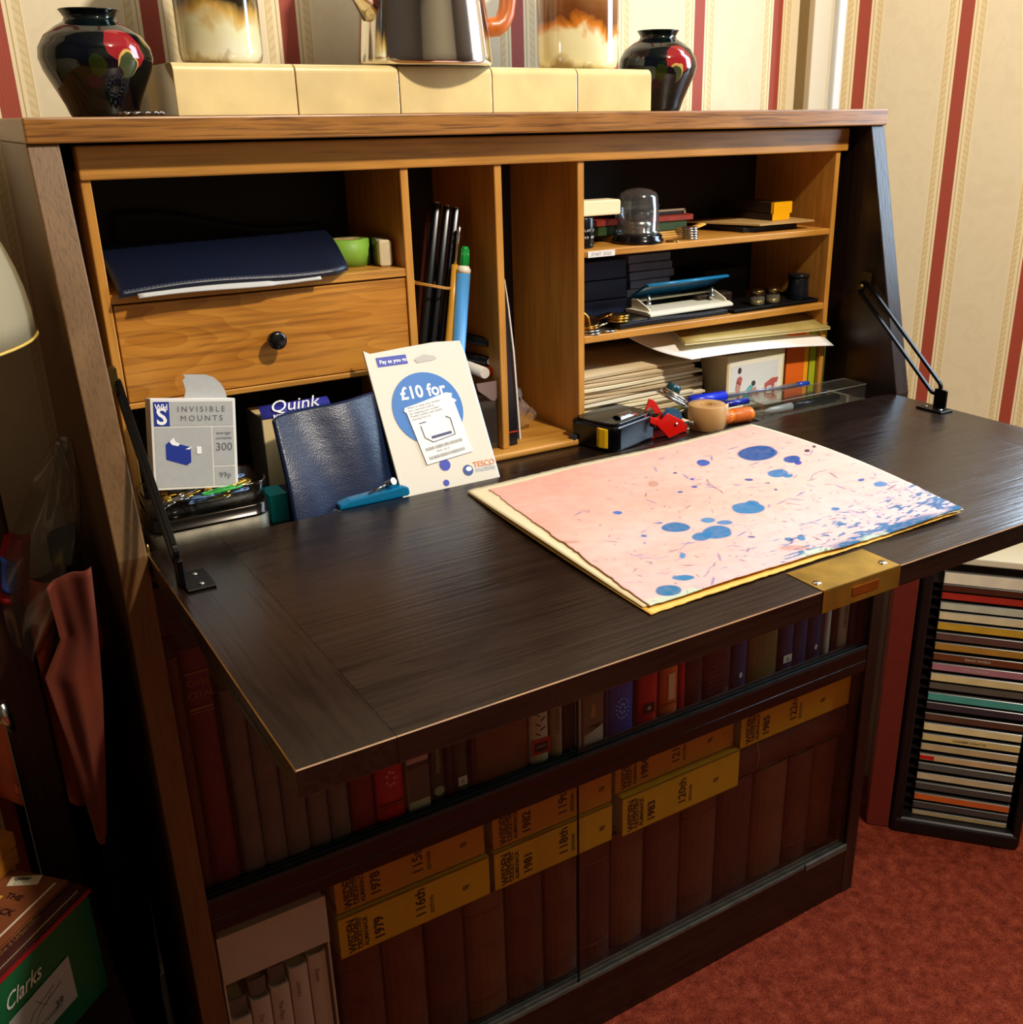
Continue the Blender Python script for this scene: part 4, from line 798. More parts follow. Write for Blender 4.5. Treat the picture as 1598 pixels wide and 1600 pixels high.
# ================================================================ MIDDLE RIGHT SHELF
dkblue = mat('blue_black_box', '131c38', 0.5, var=0.1)
k = 0
for (x0, x1, hs) in ((0.5095, 0.5440, (0.0225, 0.0225, 0.022)), (0.5460, 0.6160, (0.0225, 0.0225, 0.022))):
    z = Z3
    for j, h in enumerate(hs):
        slab('dark_box', x0+0.0005*j, x1-0.0008*j, 0.172, 0.232, z+0.0001, z+h-0.0006, dkblue, '%s blue-black box in the %s pile at the back of the middle right shelf' % (('bottom', 'middle', 'top')[j], ('left', 'right')[x0 > 0.54]), 'box', 'blue-black boxes on the middle right shelf', bevel=0.001); z += h
gb = mat('grey_box', '6c6c7c', 0.5, var=0.2, vs=50)
z = Z3+0.020
for j in range(5):
    h = 0.0098; slab('grey_booklet', 0.622+0.003*(j % 2), 0.690-0.003*((j+1) % 3), 0.178, 0.230, z, z+h-0.0008, gb, 'grey booklet in the pile behind the hole punch, %s from the top' % ('fifth', 'fourth', 'third', 'second', 'first')[j], 'booklet', 'grey booklets piled behind the hole punch', rz=0.04*((j % 3)-1)); z += h
slab('black_carton', 0.618, 0.700, 0.176, 0.232, Z3, Z3+0.0195, mat('black_card', '0c0c12', 0.6), 'black carton under the pile of grey booklets', 'carton', bevel=0.001)
# black mat and tray
single('black_wallet', MB().sheet(lambda u, v: Vector((0.5600+0.160*u, 0.108+0.060*v+0.004*u, Z3+0.0058+0.0008*math.sin(6*u))), 20, 4, 0.0055), mat('black_leather', '101014', 0.38, bump=0.2, vs=300), 'flat black leather wallet under the hole punch', 'wallet', (0.62, 0.13, Z3), bevel=0.001)
t = thing('black_tray', 'shallow black tray at the right end of the middle right shelf', 'tray', (0.80, 0.14, Z3))
part('tray', MB().box(0.725, 0.8645, 0.108, 0.180, Z3+0.0003, Z3+0.0022).box(0.725, 0.8645, 0.108, 0.1095, Z3+0.0003, Z3+0.0048).box(0.725, 0.7265, 0.108, 0.180, Z3+0.0003, Z3+0.0048).box(0.863, 0.8645, 0.108, 0.180, Z3+0.0003, Z3+0.0048), mat('tray_black', '0e0e10', 0.35), t, bevel=0.0004)
jg = thin_glass('jar_glass', (0.75, 0.74, 0.66, 1), 2.0, 0.06, 0.12, (0.6, 0.55, 0.4, 1))
for (px, py, lb_) in ((1182, 474, 'left of two tiny glass jars on the black tray'), (1206, 472, 'right of two tiny glass jars on the black tray')):
    c = at(px, py, 1, 0.128); c.z = Z3+0.0024
    t = thing('tiny_glass_jar', lb_, 'jar', c, 'tiny glass jars on the black tray')
    part('jar', MB().lathe([(0.0075, 0.0002), (0.0092, 0.002), (0.0092, 0.009), (0.0078, 0.0110), (0.0075, 0.0125)], c, 28), jg, t)
    part('contents', MB().lathe([(0.0070, 0.0006), (0.0078, 0.002), (0.0078, 0.006), (0, 0.0065)], c, 20), mat('pale_contents', 'b3a06a', 0.3, 0.6), t)
    part('lid', MB().lathe([(0.0084, 0.0120), (0.0084, 0.0175), (0.0078, 0.0182), (0, 0.0182)], c, 28), mat('jar_lid_metal', '8d7a50', 0.3, 1.0), t)
c = at(1245, 470, 1, 0.135); c.z = Z3+0.0024
t = thing('black_pot', 'small black flared pot with a lid on the right of the black tray', 'pot', c)
part('body', MB().lathe([(0.0135, 0.0002), (0.0140, 0.002), (0.0128, 0.012), (0.0122, 0.024), (0.0125, 0.0265)], c, 32), mat('pot_black', '10131a', 0.2), t)
part('lid', MB().lathe([(0.0133, 0.0265), (0.0133, 0.0295), (0.0125, 0.0302), (0, 0.0305)], c, 32), MATS['pot_black'], t)
slab('black_cabinet_box', 0.745, 0.815, 0.185, 0.232, Z3, Z3+0.040, mat('near_black', '08090d', 0.5), 'near-black box at the back of the middle right shelf behind the jars', 'box', bevel=0.001)
slab('brown_case', 0.705, 0.760, 0.150, 0.180, Z3+0.005, Z3+0.018, mat('brown_leather', '2a1c12', 0.5), 'small brown leather case right of the hole punch', 'case', bevel=0.002)
# hole punch
hp0, hp1 = at(1017, 491, 1, 0.1175), at(1145, 484, 1, 0.1225)
zp = Z3+0.0068
hf = rotz(0.03, (hp0.x, 0.1185, zp)); L = (hp1.x-hp0.x)
t = thing('hole_punch', 'hole punch with a blue translucent top and white base on the black wallet', 'hole punch', hf.p(L/2, 0.02, 0))
hw_ = mat('ivory_plastic', 'ddd8c4', 0.35); hb = mat('punch_blue', '0d5f8e', 0.18, trans=0.3, coat=0.4)
part('base', MB().prism([(0, 0), (0.046, 0), (0.046, 0.004), (0.040, 0.0052), (0.006, 0.0052), (0, 0.003)], 0, L, Fr(hf.O, hf.V, (0, 0, 1))), hw_, t, bevel=0.0008)
for x in (0.004, L-0.006):
    part('cheek', MB().prism([(0.006, 0.005), (0.040, 0.005), (0.040, 0.0155), (0.030, 0.0165), (0.010, 0.009)], 0, 0.002, Fr(hf.p(x, 0, 0), hf.V, (0, 0, 1))), hw_, t, bevel=0.0005)
part('crossbar', MB().box(0.005, L-0.005, 0.033, 0.038, 0.0125, 0.0145, hf), mat('bar_cream', 'c9bf96', 0.4), t)
for x in (0.010, L-0.020):
    part('punch_pin', MB().cyl(hf.p(x+0.005, 0.022, 0.005), hf.p(x+0.005, 0.022, 0.0205), 0.0016).cyl(hf.p(x+0.005, 0.022, 0.007), hf.p(x+0.005, 0.022, 0.013), 0.003), steel, t)
ph = MB().sheet(lambda u, v: hf.p(0.006+(L-0.012)*u+(0.008*v if u > 0.5 else -0.004*v*0), 0.044-0.030*v, 0.0155+0.0175*v), 8, 6, 0.003)
part('handle', ph, hb, t, bevel=0.001)
part('handle_lip', MB().tube([hf.p(0.006, 0.0135, 0.0332), hf.p(L+0.002, 0.0135, 0.0332)], 0.0018, 8), mat('punch_lip', '1f7fb4', 0.25), t)
# loose coins at the left end
random.seed(11)
for i in range(4): coin(Vector((0.5225-0.0006*i, 0.1125+0.0006*i, Z3+0.0026*i)), 0.0125, 0.0022, (silver, silver, bronze, goldc)[i], ('lowest silver coin', 'second silver coin', 'copper coin', 'brassy coin')[i]+' of the loose stack at the left end of the middle shelf', None, 0.04*i, i)
coin(Vector((0.5185, 0.126, Z3+0.0130)), 0.0125, 0.0025, goldc, 'brassy coin leaning upright against the partition', None, 1.15, 0.4)
for i, (x, y, z, ti) in enumerate(((0.5430, 0.113, Z3+0.0005, 0.05), (0.5480, 0.130, Z3+0.0025, 0.3), (0.5400, 0.140, Z3+0.006, 0.35))): coin(Vector((x, y, z)), 0.0118, 0.0020, silver, 'silver coin lying between the loose stack and the black wallet', 'silver coins beside the wallet', ti, 2.0*i)
for i in range(3): coin(Vector((0.5665+0.0012*i, 0.1215+0.001*i, Z3+0.0072+0.0024*i)), 0.0122, 0.0022, goldc, 'brassy coin in the little pile on the corner of the black wallet', 'brassy coins on the wallet', 0.05, i)
coin(Vector((0.5580, 0.138, Z3+0.010)), 0.0120, 0.0020, bronze, 'copper coin tilted behind the brassy pile on the wallet', None, 0.35, 2.5)
single('silver_ruler', MB().box(0, 0.040, 0, 0.010, 0, 0.0008, rotz(0.12, (0.5640, 0.1120, Z3+0.0066))), steel, 'short steel strip under the brassy coins on the wallet', 'strip', (0.58, 0.115, Z3+0.0066))

# ================================================================ BOTTOM RIGHT PIGEONHOLE
random.seed(21)
papc = [mat('paper_a', 'e3d6b4', 0.6), mat('paper_b', 'd6c7a0', 0.65), mat('paper_c', 'c2ad88', 0.7), mat('paper_d', 'ece3c8', 0.55)]
z = ZD+0.0004; n = 15
for i in range(n):
    th = 0.0027+0.0018*random.random(); x1 = 0.682+random.uniform(-0.012, 0.010)-(0.018 if i < 4 else 0); x0 = 0.5095+random.uniform(0, 0.002)
    y0 = 0.112+0.004*random.random()
    wv, ph_ = random.uniform(0.0, 0.0006), random.random()*6
    ordn = ('lowest', 'second', 'third', 'fourth', 'fifth', 'sixth', 'seventh', 'eighth', 'ninth', 'tenth', 'eleventh', 'twelfth', 'thirteenth', 'fourteenth', 'topmost')[i]
    t = single('envelope', MB().sheet(lambda u, v, z=z, th=th: Vector((x0+(x1-x0)*u, y0+0.10*v+0.003*math.sin(3*u+ph_), z+th+wv*math.sin(5*u+ph_)+(0.010*v if i > 11 else 0.004*v*0)-0.0)), 16, 4, th*0.82), papc[(i*7+i//3) % 4] if i < 12 else papc[2], 'cream envelope, %s in the thick pile at the left of the bottom right pigeonhole' % ordn, 'envelope', ((x0+x1)/2, y0+0.05, z), 'envelopes piled in the bottom right pigeonhole')
    z += th+0.0009
zenv = z
# lower papers jutting in front
t = single('paper_packet', MB().box(0, 0.118, 0, 0.045, 0, 0.011, rotz(0.0, (0.5095, 0.064, ZD+0.0003))), papc[3], 'cream packet of paper jutting out below the envelopes', 'papers', (0.56, 0.085, ZD), bevel=0.001)
single('red_folder', MB().box(0, 0.105, 0, 0.0045, 0, 0.009, rotz(0.0, (0.5150, 0.0590, ZD+0.0003))), mat('red_plastic', 'b3201a', 0.35), 'flat red plastic strip lying before the paper packet', 'strip', (0.56, 0.05, ZD), bevel=0.001)
a = at(908, 629, 1, 0.068); b = at(1030, 612, 1, 0.072)
t = thing('clear_ballpoint', 'clear ballpoint pen with a blue end lying on the paper packet', 'pen', a)
part('barrel', MB().cyl(Vector((0.523, 0.0665, ZD+0.0145)), Vector((0.600, 0.072, ZD+0.0145)), 0.0032), thin_glass('pen_clear', (0.9, 0.9, 0.88, 1), 1.5, 0.05, 0.15, (0.7, 0.7, 0.65, 1)), t)
part('blue_end', MB().cyl(Vector((0.513, 0.0658, ZD+0.0145)), Vector((0.523, 0.0665, ZD+0.0145)), 0.0035), mat('biro_blue', '1638b8', 0.3), t)
part('refill', MB().cyl(Vector((0.523, 0.0665, ZD+0.0145)), Vector((0.60, 0.072, ZD+0.0145)), 0.001), mat('refill', 'a89a70', 0.5), t)
single('olive_pencil', MB().cyl(Vector((0.545, 0.0785, ZD+0.0148)), Vector((0.660, 0.094, ZD+0.020)), 0.003, 0.003, 6), mat('olive_lacquer', '4a4a10', 0.4), 'dark olive pencil lying behind the clear ballpoint', 'pencil', (0.6, 0.08, ZD+0.015))
# sheets jutting over the right end
w2, w3 = at(1080, 562, 1, 0.074), at(1302, 540, 1, 0.086)
def wsheet(u, v):
    a = Vector((0.60, 0.155, 0.8445)); b = Vector((0.8655, 0.155, 0.8500)); c = w2; d = w3
    p = a.lerp(b, u).lerp(c.lerp(d, u), v)
    p.z += -0.004*math.sin(math.pi*v)*(1-u)+0.0035*math.sin(math.pi*u)*v; return p
single('white_sheet', MB().sheet(wsheet, 20, 16, 0.0005), mat('bright_paper', 'f0eeea', 0.5), 'bright white sheet drooping out over the calendar block', 'paper', ((w2.x+w3.x)/2, 0.1, 0.83))
g1, g2 = at(1070, 537, 1, 0.096), at(1298, 512, 1, 0.093)
def gsheet(dz): 
    return MB().sheet(lambda u, v: Vector((0.668+0.03*(1-v)*0, 0.165, 0.8515-dz)).lerp(Vector((0.8655, 0.165, 0.8535-dz)), u).lerp(Vector((g1.x, g1.y, g1.z-dz)).lerp(Vector((g2.x-0.001, g2.y, g2.z-dz)), u), v), 8, 6, 0.0012)
single('gold_card', gsheet(0), mat('gold_grey_card', 'a99454', 0.5, var=0.08), 'large gold-grey card lying uppermost over the white sheet', 'card', (0.77, 0.12, 0.85))
single('cream_card', gsheet(0.0020), mat('cream_card2', 'd8c68e', 0.5), 'cream card directly beneath the gold-grey card', 'card', (0.77, 0.12, 0.848))
# calendar block
cb = at(1140, 617, 1, 0.092); TLc, TRc = at(1137, 557, 1, 0.092), at(1228, 546, 1, 0.088)
cf = rotz(-0.03, (TLc.x, 0.092, ZD)); cw = TRc.x-TLc.x; ch = TLc.z-ZD-0.0
t = thing('calendar_block', 'cream calendar block with a drawing of bathers on its face', 'calendar', cf.p(cw/2, 0.02, 0))
fr2 = Fr(cf.O, cf.U, (0, 0, 1))
part('block', MB().prism([(0, 0.0002), (0.038, 0.0002), (0.052, ch-0.006), (0, ch)], 0.0, cw, Fr(cf.O, cf.V, (0, 0, 1))), mat('cream_block', 'cdbb88', 0.7), t, bevel=0.0008)
pr = MB(); rect(pr, fr2, 0.003, cw-0.003, 0.003, ch-0.008, 0.0003, 0); rect(pr, fr2, 0.006, cw-0.010, 0.018, ch-0.013, 0.0005, 1)
def blob(pts, mi): pr.prism([(x*cw, y*ch) for x, y in pts], 0.0006, 0.0009, fr2, mi)
blob([(0.16, 0.50), (0.24, 0.46), (0.26, 0.58), (0.23, 0.62), (0.18, 0.60)], 2); blob(disc_pts(0.03, 10, 0.21, 0.72, ry=0.055), 4); blob([(0.17, 0.56), (0.15, 0.40), (0.19, 0.28), (0.20, 0.12), (0.225, 0.12), (0.22, 0.32), (0.24, 0.47)], 3)
blob([(0.28, 0.16), (0.30, 0.32), (0.40, 0.44), (0.46, 0.42), (0.42, 0.30), (0.36, 0.18)], 5); blob(disc_pts(0.035, 10, 0.46, 0.46, ry=0.05), 4); blob([(0.42, 0.36), (0.50, 0.40), (0.60, 0.18), (0.56, 0.15), (0.48, 0.28), (0.40, 0.16), (0.34, 0.15)], 3)
blob([(0.66, 0.42), (0.78, 0.50), (0.90, 0.50), (0.88, 0.42), (0.83, 0.40), (0.85, 0.16), (0.81, 0.16), (0.78, 0.38), (0.70, 0.36), (0.69, 0.24), (0.66, 0.24)], 2); blob([(0.04, 0.05), (0.9, 0.05), (0.9, 0.10), (0.04, 0.08)], 0)
part('drawing', pr, [mat('art_paper', 'e6dfc8', 0.6), mat('art_sky', 'd2d2cc', 0.6), mat('art_red', 'b0554a', 0.6), mat('art_skin', 'b98472', 0.6), mat('art_dark', '3a3233', 0.6), mat('art_teal', '5aa5a2', 0.6)], t)
# orange and green books standing on the right
ob0, ob1 = at(1232, 560, 1, 0.105), at(1261, 560, 1, 0.105)
for nm, px0, px1, px2, c1, c2, lb_ in (('orange_book', 1228, 1255, 1262, 'e8691a', 'f3a21c', 'orange book standing right of the calendar block'), ('green_book', 1264, 1287, 1289, 'a3ad1e', '6d7a14', 'lime green book standing at the far right of the bottom pigeonhole')):
    a, b, c = at(px0, 575, 1, 0.106).x, at(px1, 575, 1, 0.106).x, at(px2, 575, 1, 0.106).x; c = min(c, 0.8665)
    t = thing(nm, lb_, 'book', ((a+c)/2, 0.15, ZD))
    part('spine', MB().box(a, b-0.0002, 0.106, 0.200, ZD+0.0002, 0.836), mat(nm+'_cover', c1, 0.45), t, bevel=0.0008)
    part('edge', MB().box(b, c-0.0004, 0.106, 0.200, ZD+0.0002, 0.836), mat(nm+'_edge', c2, 0.5), t)
slab('dark_carton', 0.686, 0.700, 0.150, 0.205, ZD, ZD+0.058, mat('dark_card', '2a1c16', 0.6), 'dark card box between the envelopes and the calendar block', 'box')
slab('cream_carton', 0.6865, 0.7005, 0.1300, 0.1480, ZD, ZD+0.040, mat('cream_carton', 'b89f72', 0.6), 'small cream card carton between the envelopes and the calendar block', 'carton')

# ================================================================ ALONG THE BACK OF THE DESK
P0 = at(961, 710, 2, ZD); tf = Fr(P0, (0.955, 0.297, 0), (-0.297, 0.955, 0))       # u right, v back, n up
t = thing('tape_measure', 'black tape measure with a yellow lock button and steel belt clip', 'tape measure', tf.p(0.03, 0.02, 0))
tm = mat('black_gloss', '060607', 0.2)
part('case', MB().prism(rrect(0, 0.079, 0, 0.064, 0.010), 0.0003, 0.028, tf), tm, t, bevel=0.003, seg=3)
part('upper_shell', MB().prism(rrect(0.004, 0.075, 0.004, 0.060, 0.009), 0.028, 0.0305, tf), tm, t, bevel=0.001)
part('lock_button', MB().prism([(0.0045, 0), (0.0155, 0), (0.0205, 0.0025), (0.0275, 0.0015), (0.031, 0), (0.031, -0.002), (0.0045, -0.002)], 0, 0.0215, Fr(tf.p(0.0, 0.0405, 0.0255), -tf.V, -tf.U)), mat('button_yellow', 'f0bb10', 0.35), t, bevel=0.0008)
part('belt_clip', MB().sheet(lambda u, v: tf.p(0.026+0.024*u, 0.012+0.012*v, 0.0312+0.003*math.sin(math.pi*v)), 4, 8, 0.0008), steel, t)
part('tape_mouth', MB().box(-0.005, 0.001, 0.052, 0.060, 0.0005, 0.012, tf), mat('mouth_grey', '2c2c2e', 0.4), t, bevel=0.001)
# red cutter
hexp = [(1025, 664), (1043, 646), (1069, 658), (1069, 674), (1045, 685), (1036, 675)]
O3 = at(1047, 668, 1, 0.045); nrm = Vector((-0.35, -0.93, 0.10)).normalized()
q = [atp(x, y, O3, nrm) for x, y in hexp]; lowz = min(p.z for p in q)
rfm = Fr(O3, Vector((0.93, -0.35, 0)), nrm.cross(Vector((0.93, -0.35, 0)).normalized()))
if rfm.N.dot(nrm) < 0: rfm = Fr(O3, rfm.U, -rfm.V)
def q2(px, py): d = atp(px, py, O3, rfm.N)-O3; return (d.dot(rfm.U), d.dot(rfm.V))
red = mat('red_gloss', 'd3160f', 0.25)
t = thing('red_tape_cutter', 'red plastic tape cutter with a steel pivot between the tape measure and brown tape', 'tape cutter', (O3.x, O3.y, ZD))
part('side_plate', MB().prism([q2(*p) for p in hexp], -0.0025, 0, rfm), red, t, bevel=0.0008)
part('side_plate', MB().prism([q2(*p) for p in hexp], -0.018, -0.0155, rfm), red, t, bevel=0.0008)
part('arm', MB().prism([q2(*p) for p in ((1042, 659), (1010, 650), (990, 647), (985, 651), (1012, 659), (1035, 672))], -0.016, -0.004, rfm), red, t, bevel=0.0008)
part('blade_guard', MB().prism([q2(*p) for p in ((1012, 648), (1020, 626), (1028, 629), (1040, 648), (1030, 650), (1022, 638))], -0.017, -0.013, rfm), red, t, bevel=0.0006)
part('pivot', MB().lathe([(0.0020, 0), (0.0018, 0.0012), (0, 0.0018)], fr=Fr(rfm.p(*q2(1056, 662.5), 0), rfm.U, rfm.V), n=16), steel, t)
part('blue_spool', MB().cyl(rfm.p(*q2(1053, 654), -0.0150), rfm.p(*q2(1053, 654), -0.0035), 0.0105, 0.0105, 24), hb, t)
# magnifier: stacked tilted discs
c = at(1050, 624, 1, 0.068); n_ = Vector((0.50, -0.10, 0.86)).normalized(); mf = Fr(c, n_.orthogonal().normalized(), n_.cross(n_.orthogonal().normalized()))
t = thing('pocket_magnifier', 'steel rimmed pocket magnifier tilted behind the red cutter', 'magnifier', c)
part('rim', MB().lathe([(0.0195, -0.0015), (0.0205, -0.0005), (0.0205, 0.0015), (0.0190, 0.0022), (0.0150, 0.0022), (0.0150, -0.0015), (0.0195, -0.0015)], fr=mf, n=40), steel, t)
part('lens', MB().lathe([(0, 0.0045), (0.006, 0.0042), (0.011, 0.0032), (0.0148, 0.0020), (0.0148, -0.001), (0, -0.001)], fr=mf, n=32), thin_glass('lens_green', (0.6, 0.85, 0.8, 1), 2, 0.03, 0.15, (0.1, 0.3, 0.3, 1)), t)
part('frame_ring', MB().lathe([(0.0150, 0.0030), (0.0165, 0.0034), (0.0165, 0.0066), (0.0150, 0.0070), (0.0140, 0.0066), (0.0140, 0.0034), (0.0150, 0.0030)], fr=mf, n=36), steel, t)
part('knob', MB().cyl(mf.p(0, 0, 0.0072)+Vector((0.005, 0.012, 0.000)), mf.p(0, 0, 0.0150)+Vector((0.005, 0.012, 0)), 0.009, 0.0078), mat('dark_teal', '0e3c44', 0.3), t)
t = thing('pen_cap', 'dark blue plastic pen cap lying behind the magnifier', 'cap', (0.672, 0.095, ZD))
part('cap', MB().cyl((0.660, 0.098, ZD+0.0175), (0.684, 0.104, ZD+0.0185), 0.0052), mat('cap_blue', '12246a', 0.35), t)
part('base', MB().box(0.655, 0.683, 0.096, 0.108, ZD+0.0005, ZD+0.0122), mat('dim_card', '6b5a40', 0.7), t)
# brown tape roll
rc_ = at(1103, 683, 2, ZD); rc = Vector((rc_.x+0.006, rc_.y+0.0215, ZD)); R = 0.0212
c = at(1103, 660, 1, 0.062); rc = Vector((c.x, 0.062, ZD))
t = thing('brown_tape_roll', 'roll of brown parcel tape standing on its side, right of the red cutter', 'tape', rc)
btm = mat('parcel_tape', 'b98a52', 0.45, var=0.08, vs=30)
part('tape', MB().lathe([(0.0075, 0.0003), (R, 0.0003), (R, 0.0275), (0.0075, 0.0275), (0.0075, 0.0003)], rc, 56), btm, t, bevel=0.0003, seg=1)
part('core', MB().lathe([(0.0058, 0.0003), (0.0074, 0.0003), (0.0074, 0.0272), (0.0058, 0.0272), (0.0058, 0.0003)], rc, 32), mat('core_tan', 'a8742c', 0.7), t)
single('tape_end', MB().sheet(lambda u, v: Vector((rc.x+R*0.75+0.010*u, 0.062-R*0.66+0.002*u, ZD+0.0006+0.0268*v)), 3, 3, 0.0003), mat('tape_clear', 'c9a273', 0.35), 'loose end of parcel tape peeling from the brown roll', 'tape', (rc.x+R, 0.05, ZD)) if False else None
part('loose_end', MB().sheet(lambda u, v: Vector((rc.x+R*0.72+0.0085*u, 0.062-R*0.70+0.0045*u, ZD+0.0006+0.0268*v)), 3, 3, 0.0003), mat('tape_clear', 'c9a273', 0.35), t)
# knurled orange handle
h0, h1 = at(1118, 662, 1, 0.058), at(1176, 642, 1, 0.052)
h0.z = h1.z = ZD+0.0088; d = (h1-h0).normalized(); hfm = Fr(h0, d.cross(Vector((0, 0, 1))), Vector((0, 0, 1))); hfm = Fr(h0, Vector((0, 0, 1)), d.cross(Vector((0, 0, 1)))); L = (h1-h0).length
if hfm.N.dot(d) < 0: hfm = Fr(h0, hfm.U, -hfm.V)
t = thing('orange_screwdriver', 'orange knurled screwdriver handle lying between the brown tape and the clear box', 'screwdriver', (h0.x+0.03, 0.055, ZD))
og = NT('orange_knurl'); og.b.inputs['Base Color'].default_value = hx('ee7a08'); og.b.inputs['Roughness'].default_value = 0.35
part('handle', MB().lathe([(0.0070, -0.006), (0.0084, -0.004), (0.0086, L*0.34), (0.0076, L*0.36), (0.0076, L*0.40), (0.0086, L*0.42), (0.0086, L-0.008), (0.0078, L-0.003), (0.005, L), (0, L+0.0005)], fr=hfm, n=40), og.m, t)
kn_ = MB()
for s_ in (1, -1):
    for i in range(18):
        for (a_, b_) in ((0.0, L*0.33), (L*0.43, L-0.007)):
            kn_.tube([hfm.p(0.0087*math.cos(2*math.pi*i/18+s_*z*70), 0.0087*math.sin(2*math.pi*i/18+s_*z*70), z) for z in [a_+(b_-a_)*k/10 for k in range(11)]], 0.00035, 4)
part('knurling', kn_, mat('knurl_orange', 'b85400', 0.4), t)
part('shank', MB().cyl(hfm.p(0, 0, -0.045), hfm.p(0, 0, -0.005), 0.0025), steel, t)
# blue pen and biro
a, b = Vector((at(1078, 626, 1, 0.088).x, 0.092, ZD+0.0315)), None
pa, pm, pb = at(1077, 627, 1, 0.088), at(1132, 619, 1, 0.090), at(1262, 599, 1, 0.088)
t = thing('blue_capped_pen', 'ballpoint pen with a bright blue cap leaning on the clear box', 'pen', (pm.x, 0.09, pm.z))
part('cap', MB().cyl(pa, pm, 0.0050, 0.0056, 20), mat('bright_blue', '1a2fc0', 0.3), t)
part('clip', MB().box(0, (pm-pa).length, -0.001, 0.001, 0.0052, 0.0064, Fr(pa, pm-pa, (0, 1, 0))), MATS['bright_blue'], t)
pe = pm+(pb-pm)*0.86
part('barrel', MB().cyl(pm, pe, 0.0036, 0.0036, 6), thin_glass('pen_clear'), t)
part('refill', MB().cyl(pm, pe, 0.0011), mat('refill_blue', '3a4a9a', 0.4), t)
part('end_plug', MB().cyl(pe, pb, 0.0037, 0.0034, 16), mat('plug_blue', '2448c0', 0.3), t)
pc0, pc1 = at(1128, 633, 1, 0.072), at(1168, 626, 1, 0.072)
t = thing('second_blue_pen', 'dark blue capped pen lying below the bright blue one', 'pen', pc0); part('cap', MB().cyl(pc0, pc1, 0.0042, 0.0036, 16), mat('deep_blue', '16208a', 0.3), t)
part('barrel', MB().cyl(pc0-(pc1-pc0)*0.8, pc0, 0.0036, 0.0036, 12), mat('deep_blue_barrel', '101a50', 0.3), t)
# clear pen box
X0, X1, Y0, Y1 = 0.7185, 0.889, 0.0405, 0.0765
t = thing('clear_pen_box', 'long clear plastic pen box at the right end of the desk', 'plastic box', ((X0+X1)/2, 0.058, ZD))
cbm = thin_glass('box_clear', (0.86, 0.86, 0.84, 1), 1.2, 0.05, 0.02, (0.5, 0.48, 0.42, 1))
m = MB()
for b_ in ((X0, X1, Y0, Y0+0.001, ZD+0.0015, ZD+0.0200), (X0, X1, Y1-0.001, Y1, ZD+0.0015, ZD+0.0200), (X0, X0+0.001, Y0, Y1, ZD+0.0015, ZD+0.0200), (X1-0.001, X1, Y0, Y1, ZD+0.0015, ZD+0.0200), (X0, X1, Y0, Y1, ZD+0.0200, ZD+0.0210)): m.box(*b_)
part('lid', m, cbm, t)
part('base', MB().box(X0-0.0025, X1+0.0025, Y0-0.0025, Y1+0.0025, ZD+0.0003, ZD+0.0014), thin_glass('box_base', (0.72, 0.72, 0.70, 1), 1.5, 0.1, 0.25, (0.35, 0.34, 0.3, 1)), t)
part('bright_edges', MB().tube([(X0, Y0, ZD+0.0205), (X1, Y0, ZD+0.0205), (X1, Y1, ZD+0.0205), (X0, Y1, ZD+0.0205)], 0.0005, 4, True).tube([(X0-0.0025, Y0-0.0025, ZD+0.0012), (X1+0.0025, Y0-0.0025, ZD+0.0012)], 0.0004, 4), mat('edge_clear', 'a9a598', 0.15), t)
zz = ZD+0.0075
t = thing('silver_black_pen', 'pen with a silver front and black barrel lying inside the clear box', 'pen', (0.78, 0.055, zz))
part('tip', MB().lathe([(0.0008, 0), (0.0022, 0.010), (0.0040, 0.016), (0.0045, 0.05)], fr=Fr((0.7235, 0.052, zz), (0, 1, 0), (0, 0, 1)), n=20), mat('pen_silver', 'd0d0c8', 0.45, 0.4), t)
part('barrel', MB().lathe([(0.0046, 0.05), (0.0048, 0.06), (0.0046, 0.128), (0, 0.130)], fr=Fr((0.7235, 0.052, zz), (0, 1, 0), (0, 0, 1)), n=20), mat('pen_black', '0b0b0d', 0.2), t)
part('insert', MB().box(0.857, 0.862, 0.042, 0.075, ZD+0.0016, ZD+0.010), mat('insert_grey', '9d9888', 0.5), t)

# ================================================================ BLOTTING PAPER ON THE FLAP
rng = np.random.default_rng(4)
def vnoise(u, v, f, seed):
    g = np.random.default_rng(seed).random((int(f)+3, int(f)+3)); x = u*f; y = v*f; i = x.astype(int); j = y.astype(int); a = x-i; b = y-j
    a = a*a*(3-2*a); b = b*b*(3-2*b)
    return (g[j, i]*(1-a)+g[j, i+1]*a)*(1-b)+(g[j+1, i]*(1-a)+g[j+1, i+1]*a)*b
ZS_ = ZF+0.0026
BL_, BR_, FR__, FL_ = at(765, 766, 2, ZS_), at(1176, 669, 2, ZS_), at(1502, 800, 2, ZS_), at(1017, 948, 2, ZS_)
NU, NV = 460, 380
U_, V_ = np.meshgrid(np.linspace(0, 1, NU+1), np.linspace(0, 1, NV+1))       # v=0 back edge, v=1 front edge
c4 = [np.array(p) for p in (BL_, BR_, FR__, FL_)]
PP = (c4[0][None, None]*((1-U_)*(1-V_))[..., None]+c4[1]*(U_*(1-V_))[..., None]+c4[2]*(U_*V_)[..., None]+c4[3]*((1-U_)*V_)[..., None])
edge = lambda a, s: (vnoise(a, a*0, 60, s)-0.5)*0.0012+(vnoise(a, a*0, 14, s+1)-0.5)*0.0020
ex = 0.006*np.sin(np.pi*V_**0.8); PP[..., 0] += ex*(U_**6)-0.004*np.sin(np.pi*V_)*((1-U_)**6)
PP[..., 1] += edge(U_, 5)*((1-V_)**8)+edge(U_, 8)*(V_**8)*0.8; PP[..., 0] += edge(V_, 11)*((1-U_)**8)+edge(V_, 15)*(U_**8)
